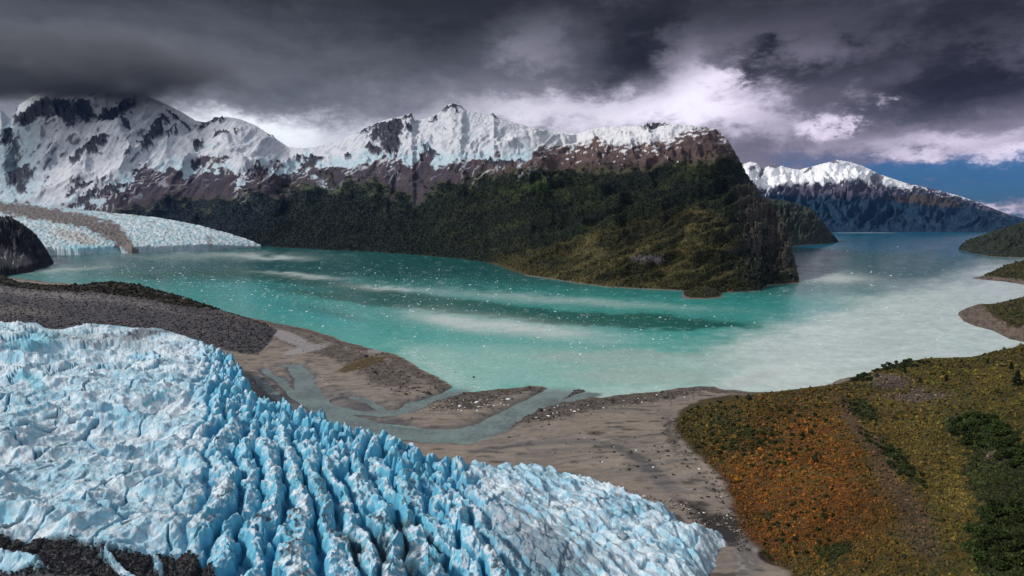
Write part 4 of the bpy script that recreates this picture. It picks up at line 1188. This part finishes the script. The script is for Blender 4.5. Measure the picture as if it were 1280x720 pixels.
ROCKS = [chunk_mesh("boulder", 20 + i, MAT_ROCK, c, .65) for i, c in enumerate([(.05, .045, .042), (.035, .03, .03), (.09, .075, .065), (.06, .05, .045)])]
ICES = [chunk_mesh("ice_chunk", 40 + i, MAT_FLOE, c, .55, .5) for i, c in enumerate([(.80, .84, .86), (.72, .80, .83), (.85, .87, .88)])]
FLOES = [chunk_mesh("ice_floe", 60 + i, MAT_FLOE, c, f, .5) for i, (c, f) in enumerate([((.80, .85, .87), .35), ((.74, .83, .86), .5), ((.86, .88, .89), .28), ((.66, .80, .85), .45)])]


def put(name, me, x, y, z, s, label, cat, group):
    o = bpy.data.objects.new(name, me); COL.objects.link(o)
    o.location = (x, y, z); o.rotation_euler.z = random.uniform(0, 6.28)
    o.scale = (s * random.uniform(.8, 1.4), s * random.uniform(.7, 1.2), s * random.uniform(.7, 1.2))
    return tag(o, label, cat, group)


def on_ground(P):
    X, Y = on_plane(P[:, 0], P[:, 1], 2.0)
    Z, d = ground_z(X, Y)
    return X, Y, Z, d


def rock_group(boxes, mind, meshes, name, s, label, cat, group, sink=.25):
    P = scatter(boxes, mind)
    X, Y, Z, d = on_ground(P)
    for i in range(len(X)):
        if Z[i] < .2: continue
        sc_ = 1.3 * random.uniform(*s) * (1 + 1.2 * (random.random() < .08))
        put(name, random.choice(meshes), X[i], Y[i], Z[i] + sc_ * .15, sc_, label, cat, group)


rock_group([(585, 500, 55, 10, -8, 40), (655, 487, 28, 4, -4, 14)], 4, ROCKS, "boulder", (.7, 1.5), "dark boulder on the gravel bar between the two meltwater streams", "boulder", "boulders on the middle gravel bar")
rock_group([(690, 514, 70, 10, -12, 34)], 4, ROCKS, "boulder", (.6, 1.4), "dark boulder on the gravel ridge right of the widest stream", "boulder", "boulders on the gravel ridge")
rock_group([(820, 494, 75, 7, -6, 30), (723, 489, 12, 3, 0, 8)], 4, ROCKS, "boulder", (.7, 1.6), "dark boulder along the lake edge of the broad beach", "boulder", "boulders at the lake edge")
rock_group([(500, 472, 45, 18, 25, 36), (470, 450, 30, 6, 18, 10)], 5, ROCKS, "boulder", (.8, 1.6), "dark boulder on the stony mound left of the small stream", "boulder", "boulders on the stony mound")
rock_group([(780, 565, 70, 28, 20, 34), (880, 600, 22, 30, -30, 16)], 8, ROCKS, "boulder", (.5, 1.2), "lone dark boulder on the smooth silt flat below the heath", "boulder", "boulders on the silt flat")
rock_group([(600, 505, 45, 9, -8, 26)], 4, ICES, "ice_chunk", (.5, 1.0), "white chunk of stranded ice among boulders of the middle gravel bar", "ice chunk", "ice on the middle gravel bar")
rock_group([(690, 516, 60, 9, -14, 18), (735, 490, 5, 3, 0, 2)], 4, ICES, "ice_chunk", (.5, 1.1), "white chunk of stranded ice on the ridge right of the widest stream", "ice chunk", "ice on the gravel ridge")
rock_group([(800, 500, 70, 8, -6, 10), (770, 560, 50, 20, 0, 4), (845, 590, 50, 20, 30, 4)], 8, ICES, "ice_chunk", (.5, .9), "white chunk of stranded ice on the broad silt beach", "ice chunk", "ice on the silt beach")
P = np.array([(EDGE[k][0] * (1 - f) + EDGE[k + 1][0] * f + random.gauss(0, 5), EDGE[k][1] * (1 - f) + EDGE[k + 1][1] * f + random.uniform(-1, 5)) for k in range(8, 27) for f in (random.random(), random.random())])
X, Y, Z, d = on_ground(P)
sg = poly_sd(X, Y, GLAC)
for i in range(len(X)):
    if -22 < sg[i] < -1 and Z[i] > .3:
        put("ice_chunk", random.choice(ICES), X[i], Y[i], Z[i] + .3, random.uniform(.45, 1.1), "fallen block of ice lying on the silt right at the foot of the glacier front", "ice chunk", "fallen ice along the glacier front")
x, y = on_plane(592, 471.5, 0)
put("boulder", ROCKS[1], float(x), float(y), .2, 2.6, "single dark boulder standing in the shallow lake water off the stream mouth", "boulder", None)


def water_ok(X, Y):
    ok = poly_sd(X, Y, LAND) < -10
    px, py = proj(X, Y, np.zeros_like(X))
    ok &= poly_sd(X, Y, list(zip(*on_plane([1190, 1205, 1225, 1262, 1330, 1330, 1240], [393, 406, 411, 428, 440, 360, 376], 0)))) < 0
    ok &= ~((px > 1205) & (py < 362) & (py > 320) & (px > 1212))
    ok &= py > np.interp(px, [0, 66, 150, 325, 400, 470, 560, 610, 660, 720, 800, 845, 870, 912, 950, 958, 1000, 1001, 1047, 1048, 1300], [350, 334, 320, 312, 314, 317, 325, 331, 348, 357, 364, 376, 378, 376, 367, 360, 356, 310, 304, 293, 326])
    return ok


def floes():
    boxes = [(180, 340, 140, 14, 3, .13), (330, 370, 170, 26, 9, .25), (560, 395, 200, 40, 6, .32), (760, 420, 180, 40, 2, .2), (1080, 390, 140, 60, 0, .22), (1060, 312, 90, 14, 0, .06), (560, 355, 160, 14, 5, .12), (540, 455, 80, 22, 20, .1)]
    def pts(N):
        out = []
        for cx, cy, rx, ry, an, w in boxes:
            k = int(N * w)
            x, y = rng.normal(0, .55, k) * rx, rng.normal(0, .55, k) * ry
            c, s = math.cos(math.radians(an)), math.sin(math.radians(an))
            out.append(np.stack([cx + x * c - y * s, cy + x * s + y * c], -1))
        P = np.concatenate(out); P = P[P[:, 1] > 294]
        X, Y = on_plane(P[:, 0], P[:, 1], 0)
        k = water_ok(X, Y)
        return X[k], Y[k]
    X, Y = pts(2600)
    size = rng.gamma(1.6, .55, len(X)) * .8 + .35
    size = size * np.clip(Y / 1400, .6, 2.0) * .72
    app = size / Y
    order = np.argsort(-app)
    for i in order[:300]:
        put("ice_floe", random.choice(FLOES), X[i], Y[i], .05, size[i] * 1.15, "small white ice floe drifting on the turquoise lake", "ice floe", "ice floes on the lake")
    rest = order[300:]
    X2, Y2 = pts(5200)
    s2 = rng.gamma(1.6, .3, len(X2)) * np.clip(Y2 / 1400, .7, 2.2) * .7 + .2
    X3, Y3, s3 = np.concatenate([X[rest], X2]), np.concatenate([Y[rest], Y2]), np.concatenate([size[rest], s2])
    c = np.array([.76, .83, .85]) * rng.uniform(.75, 1.1, (len(X3), 1))
    o = cloud_mesh("brash_ice", np.stack([X3, Y3, np.zeros(len(X3))], -1), s3, np.clip(c, 0, .92), MAT_FLOE, .3, .35, .03)
    tag(o, "tiny specks of brash ice scattered over the lake", "brash ice", kind="stuff")


floes()


def gravel():
    X, Y = sample_pixels(38000, 325, 935, 402, 690, 2.0)
    Z, d = ground_z(X, Y)
    px, py = proj(X, Y, Z)
    n = fbm(X / 14, Y / 14, 4, 510); f1 = fbm(X / 5, Y / 5, 4, 541)
    gz = np.exp(-((d["sd"] - 13) / 11) ** 2) * .9 + blob(px, py, 590, 500, 55, 13, -8) + blob(px, py, 690, 515, 75, 12, -12) + blob(px, py, 800, 497, 80, 8, -6) + blob(px, py, 480, 470, 45, 16, 20) + .6 * blob(px, py, 420, 440, 60, 10, 15) + .8 * blob(px, py, 850, 550, 14, 40, -25) + .7 * blob(px, py, 905, 620, 16, 40, -20) + 1.2 * blob(px, py, 935, 695, 22, 40, 12)
    sg = poly_sd(X, Y, GLAC)
    gz = gz + 1.3 * np.exp(-((sg + 7) / 7) ** 2)
    ok = (Z > .4) & (gz + .5 * n + rng.uniform(-.35, .35, len(X)) > .5) & (d["sdh"] < 4) & (poly_sd(X, Y, GLAC) < 2)
    X, Y, Z = X[ok], Y[ok], Z[ok]
    m = len(X)
    tone = rng.choice(4, m, p=[.42, .3, .2, .08])
    c = np.array([(.045, .038, .034), (.09, .072, .06), (.16, .135, .115), (.36, .34, .32)])[tone] * rng.uniform(.7, 1.3, (m, 1))
    o = cloud_mesh("gravel", np.stack([X, Y, Z], -1), rng.gamma(3, .17, m) + .15, c, MAT_ROCK, .6, .2, .1)
    tag(o, "loose brown stones and gravel strewn over the bars and beach", "gravel", kind="stuff")


gravel()


def moraine_rubble():
    # scree on the dark moraine and debris on the glacier
    X, Y = sample_pixels(16000, -10, 340, 356, 448, 12.0)
    Z, d = ground_z(X, Y)
    ok = d["mor"] & (Z > 3)
    X, Y, Z = X[ok], Y[ok], Z[ok]
    m = len(X)
    c = np.array([(.035, .033, .038), (.07, .062, .064), (.15, .135, .13)])[rng.choice(3, m, p=[.5, .37, .13])] * rng.uniform(.7, 1.3, (m, 1))
    o = cloud_mesh("scree", np.stack([X, Y, Z], -1), rng.gamma(3, .32, m) + .3, c, MAT_ROCK, .7, .2, .1)
    tag(o, "dark grey scree of broken rock covering the moraine ridge", "scree", kind="stuff")
    X, Y = sample_pixels(20000, -5, 290, 655, 724, 46.0)
    Z, d = ice_height(X, Y)
    dm = debris_mask(d["px"], d["py"], d["w1"], d["w2"], X, Y)
    ok = dm + rng.uniform(-.3, .15, len(X)) > .5
    X, Y, Z = X[ok], Y[ok], Z[ok]
    m = len(X)
    c = np.array([(.022, .021, .024), (.05, .046, .05), (.13, .12, .12)])[rng.choice(3, m, p=[.6, .33, .07])] * rng.uniform(.7, 1.3, (m, 1))
    o = cloud_mesh("rubble", np.stack([X, Y, Z + .5], -1), rng.gamma(3, .10, m) + .12, c, MAT_ROCK, .7, .2, .1)
    tag(o, "band of black rock rubble lying on the nearest ice", "rubble", kind="stuff")
    # scrub on the lake side of the moraine
    X, Y = sample_pixels(9000, -10, 330, 345, 396, 18.0)
    Z, d = ground_z(X, Y)
    px, py = proj(X, Y, Z)
    scl = lines_at([(-160, 352), (0, 357), (60, 364), (120, 366), (180, 373), (220, 382), (250, 385), (280, 388), (310, 392)], px)
    ok = d["mor"] & (py < scl) & (Z > 2)
    X, Y, Z = X[ok], Y[ok], Z[ok]
    m = len(X)
    c = np.array([.020, .018, .010]) * rng.uniform(.6, 1.7, (m, 1))
    o = cloud_mesh("scrub", np.stack([X, Y, Z], -1), rng.gamma(4, .5, m) + .5, c, MAT_VEG, .8, .25)
    tag(o, "dark scrub on the lakeward crest of the moraine", "scrub", kind="stuff")


moraine_rubble()


def lakeshore_scrub():
    P, S = [], []
    for h, n, zmin, k in ((SPIT, 2200, 2.4, 1.0), (POINT, 2600, 2.6, 1.0), (WOODED, 3200, 2.0, .8), (ISLET, 500, 2.0, .8)):
        w = (np.abs(np.gradient(h["px"], axis=1) * np.gradient(h["py"], axis=0)) * (h["Z"] > zmin) * (h["t"] < 1.02)).ravel()
        i = rng.choice(len(w), n, p=w / w.sum())
        P.append(np.stack([h["X"].ravel()[i] + rng.normal(0, 1, n), h["Y"].ravel()[i] + rng.normal(0, 2, n), h["Z"].ravel()[i]], -1))
        S.append(rng.gamma(4, .45, n) * k * h["Y"].ravel()[i] / 1900)
    P, S = np.concatenate(P), np.concatenate(S)
    c = np.where(rng.uniform(0, 1, (len(P), 1)) < .65, np.array([.022, .030, .013]), np.array([.060, .055, .020])) * rng.lognormal(0, .3, (len(P), 1))
    o = cloud_mesh("lakeshore_scrub", P, S, c, MAT_VEG, .9, .25, .15)
    tag(o, "dark green scrub covering the small points on the far shore", "scrub", kind="stuff")


lakeshore_scrub()

# ================================================================== SKY
def build_world():
    w = bpy.data.worlds.new("World"); sc.world = w; w.use_nodes = True
    T = NT(w.node_tree)
    out = T.node("ShaderNodeOutputWorld"); bg = T.node("ShaderNodeBackground"); T.l.new(bg.outputs[0], out.inputs[0])
    STR = 0.1
    bg.inputs[1].default_value = STR
    sky = T.node("ShaderNodeTexSky", sky_type="NISHITA", sun_disc=False)
    sky.sun_elevation = math.radians(SUN_EL); sky.sun_rotation = math.radians(SUN_AZ)
    co = T.node("ShaderNodeTexCoord").outputs["Generated"]
    sp = T.node("ShaderNodeSeparateXYZ"); T.l.new(co, sp.inputs[0])
    x, y, z = sp.outputs
    hyp = T.m("SQRT", T.m("ADD", T.m("MULTIPLY", x, x), T.m("MULTIPLY", y, y)))
    az = T.m("ARCTAN2", x, y)                       # heading, 0 = straight up the valley
    el = T.m("ARCTAN2", z, hyp)                     # height above the horizon
    # cloud-deck coordinates: perspective of a flat layer overhead
    den = T.m("ADD", T.m("MAXIMUM", z, 0.0), .09)
    deck = T.comb(T.m("DIVIDE", x, den), T.m("DIVIDE", y, den), 0.0)
    ang = T.comb(T.m("MULTIPLY", az, 1.0), T.m("MULTIPLY", el, 1.9), 3.0)
    big = T.noise(deck, 1.1, 7, .56, .25)
    puff = T.noise(ang, 5.5, 12, .66, .15)
    puff2 = T.noise(T.comb(az, T.m("MULTIPLY", el, 1.6), 9.0), 13.0, 11, .68, .1)
    streak = T.noise(T.comb(az, T.m("MULTIPLY", el, 5.5), 6.0), 3.2, 7, .55, .3)
    def c(v): return T.m("SUBTRACT", v, .5)
    waz = T.m("ADD", az, T.m("ADD", T.m("MULTIPLY", c(puff), .30), T.m("MULTIPLY", c(puff2), .10)))
    wel = T.m("ADD", el, T.m("ADD", T.m("MULTIPLY", c(puff2), .10), T.m("ADD", T.m("MULTIPLY", c(puff), .12), T.m("MULTIPLY", c(streak), .04))))
    def g(px, py, rx, ry):
        u, v = uv(px, py)
        a0 = math.atan(float(u)); e0 = math.atan(float(v) / math.hypot(1, float(u)))
        sx = rx / F * math.cos(a0) ** 2; sy = ry / F * math.cos(a0)
        d1 = T.m("DIVIDE", T.m("SUBTRACT", waz, a0), sx); d2 = T.m("DIVIDE", T.m("SUBTRACT", wel, e0), sy)
        return T.m("EXPONENT", T.m("MULTIPLY", T.m("ADD", T.m("MULTIPLY", d1, d1), T.m("MULTIPLY", d2, d2)), -1.0))
    def acc(items):
        s = None
        for px, py, rx, ry, k in items:
            t = T.m("MULTIPLY", g(px, py, rx, ry), k)
            s = t if s is None else T.m("ADD", s, t)
        return s
    # density of the dark deck, 0 dark .. 1 bright
    B = T.maprange(wel, math.radians(6.5), math.radians(11.5), .42, .26)
    B = T.m("SUBTRACT", B, T.maprange(wel, math.radians(11), math.radians(18.5), 0, .17))
    rightm = T.maprange(az, -.15, .1)
    B = T.m("ADD", B, T.m("MULTIPLY", T.m("MULTIPLY", c(puff), T.m("MULTIPLY_ADD", rightm, .36, .08)), 1.0))
    B = T.m("ADD", B, T.m("MULTIPLY", c(puff2), T.m("MULTIPLY_ADD", rightm, .24, .05)))
    B = T.m("ADD", B, T.m("MULTIPLY", c(streak), .20))
    B = T.m("ADD", B, T.m("MULTIPLY", c(big), .14))
    B = T.m("ADD", B, acc([(330, 172, 90, 30, .50), (400, 158, 130, 22, .20), (240, 150, 70, 16, .15), (740, 140, 180, 30, .34), (868, 105, 50, 44, .44), (900, 140, 130, 24, .26), (640, 150, 60, 16, .14), (680, 55, 46, 36, .16), (930, 100, 60, 14, .2),
                           (1050, 150, 26, 12, .42), (1082, 148, 10, 9, .30), (1170, 188, 90, 16, .20), (1250, 205, 60, 8, .34), (1270, 268, 60, 10, .40), (980, 45, 120, 20, .06), (1210, 215, 60, 8, .15), (1150, 190, 120, 20, .12)]))
    B = T.m("ADD", B, acc([(790, 84, 66, 28, -.19), (700, 110, 60, 22, -.10), (985, 82, 90, 18, -.16), (890, 75, 25, 22, -.18), (940, 78, 20, 18, -.12), (1150, 40, 220, 40, -.10), (80, 105, 130, 28, -.10), (1170, 125, 170, 34, -.26), (1010, 110, 60, 20, -.08), (1000, 200, 120, 24, -.12), (560, 60, 160, 50, -.04)]))
    B = T.m("MAXIMUM", B, 0.05)
    cl = T.ramp(B, [(0.0, (.010, .010, .011)), (.10, (.030, .031, .034)), (.22, (.095, .098, .110)), (.38, (.25, .245, .275)), (.60, (.62, .60, .64)), (.85, (.92, .90, .92)), (1.0, (1, 1, 1))])
    warm = T.mixc(T.maprange(az, -.4, .55), (.94, 1.0, 1.06, 1), (1.0, .92, 1.10, 1))
    cl = T.mixc(1.0, cl, warm, "MULTIPLY")
    # blue gap low on the right
    gb = acc([(1230, 250, 150, 40, 1.2), (1110, 222, 130, 22, .62), (1000, 195, 90, 24, .45), (1290, 240, 60, 30, .5)])
    gap = T.maprange(T.m("MULTIPLY", gb, T.m("MULTIPLY_ADD", c(streak), 3.4, T.m("MULTIPLY_ADD", c(puff2), 1.2, 1.0))), .30, .85)
    skyc = T.mixc(1.0, sky.outputs[0], (.07, .24, .58, 1), "MULTIPLY")
    clx = T.mixc(1.0, cl, (1 / STR, 1 / STR, 1 / STR, 1), "MULTIPLY")
    front = T.mixc(T.m("MULTIPLY", gap, .92), clx, skyc)
    # unseen deck overhead and behind the viewer, brightened to light the scene
    fill_sky = T.m("MAXIMUM", T.maprange(el, math.radians(27), math.radians(60)), T.m("MULTIPLY", T.maprange(y, .25, -.35), 1.0))
    thin = T.m("MULTIPLY_ADD", c(big), 1.2, 1.0)
    bright = T.mixc(1.0, (5.2, 5.5, 6.0, 1), T.comb(thin, thin, thin), "MULTIPLY")
    bright = T.mixc(.25, bright, sky.outputs[0])
    T.l.new(T.mixc(fill_sky, front, bright), bg.inputs[0])


SUN_EL, SUN_AZ = 38.0, -100.0
build_world()

L = bpy.data.lights.new("sun", "SUN"); L.energy = 3.0; L.angle = math.radians(7); L.color = (1.0, .955, .90)
so = bpy.data.objects.new("sun", L); COL.objects.link(so)
# sun stands to the left, a little behind the mountains' shoulder
az, el = math.radians(SUN_AZ), math.radians(SUN_EL)
from mathutils import Vector
dirv = Vector((math.sin(az) * math.cos(el), math.cos(az) * math.cos(el), math.sin(el)))
so.rotation_euler = dirv.to_track_quat("Z", "Y").to_euler()


# ================================================================== AIR
def box_obj(name, lo, hi, mat):
    v = np.array([(x, y, z) for x in (lo[0], hi[0]) for y in (lo[1], hi[1]) for z in (lo[2], hi[2])])
    f = np.array([(0, 1, 3, 2), (4, 6, 7, 5), (0, 4, 5, 1), (2, 3, 7, 6), (0, 2, 6, 4), (1, 5, 7, 3)])
    return make_mesh(name, v, f, None, None, False, mat)


def build_air():
    m = bpy.data.materials.new("valley_air"); m.use_nodes = True
    T = NT(m.node_tree)
    out = T.node("ShaderNodeOutputMaterial"); v = T.node("ShaderNodeVolumePrincipled")
    v.inputs["Color"].default_value = (.10, .34, 1.0, 1); v.inputs["Density"].default_value = HAZE
    T.l.new(v.outputs[0], out.inputs["Volume"])
    tag(box_obj("haze", (-32000, -1500, -60), (32000, 23000, 2900), m), "thin blue air filling the whole fjord valley", "haze", kind="stuff")
    # the storm cloud sitting on the left summit
    m = bpy.data.materials.new("storm_cloud"); m.use_nodes = True
    T = NT(m.node_tree)
    out = T.node("ShaderNodeOutputMaterial"); v = T.node("ShaderNodeVolumePrincipled")
    tc = T.node("ShaderNodeTexCoord").outputs["Object"]
    sp = T.node("ShaderNodeSeparateXYZ"); T.l.new(tc, sp.inputs[0])
    n = T.noise(T.comb(T.m("MULTIPLY", sp.outputs[0], .0011), T.m("MULTIPLY", sp.outputs[1], .0011), T.m("MULTIPLY", sp.outputs[2], .0026)), 1.3, 7, .62)
    ex = T.m("DIVIDE", sp.outputs[0], 2900.0); ey = T.m("DIVIDE", sp.outputs[1], 1500.0); ez = T.m("DIVIDE", sp.outputs[2], 460.0)
    rr = T.m("SQRT", T.m("ADD", T.m("ADD", T.m("MULTIPLY", ex, ex), T.m("MULTIPLY", ey, ey)), T.m("MULTIPLY", ez, ez)))
    dn = T.maprange(T.m("ADD", rr, T.m("MULTIPLY", T.m("SUBTRACT", n, .5), 1.5)), 1.0, .25)
    T.l.new(T.m("MULTIPLY", dn, .008), v.inputs["Density"])
    v.inputs["Color"].default_value = (.30, .31, .33, 1)
    T.l.new(v.outputs[0], out.inputs["Volume"])
    o = box_obj("cloud", (-2900, -1500, -460), (2900, 1500, 460), m)
    o.location = (-6050, 9000, 2220)
    tag(o, "dark storm cloud resting on the snowy summits at the head of the valley", "cloud", kind="stuff")
    m.cycles.volume_step_rate = 4.0


HAZE = 3.5e-6
build_air()

# ================================================================== CAMERA
cam = bpy.data.cameras.new("camera"); co = bpy.data.objects.new("camera", cam); COL.objects.link(co)
cam.sensor_width = 36.0; cam.lens = 36.0 * F / 1280.0
cam.clip_start = 1.0; cam.clip_end = 120000.0
co.location = (0, 0, H); co.rotation_euler = (math.pi / 2 - PITCH, 0, 0)
sc.camera = co
vs = sc.view_settings
vs.view_transform = "Standard"; vs.look = "None"; vs.exposure = 0.0; vs.gamma = 1.0; vs.use_curve_mapping = False
sc.cycles.use_denoising = True
sc.cycles.max_bounces = 6
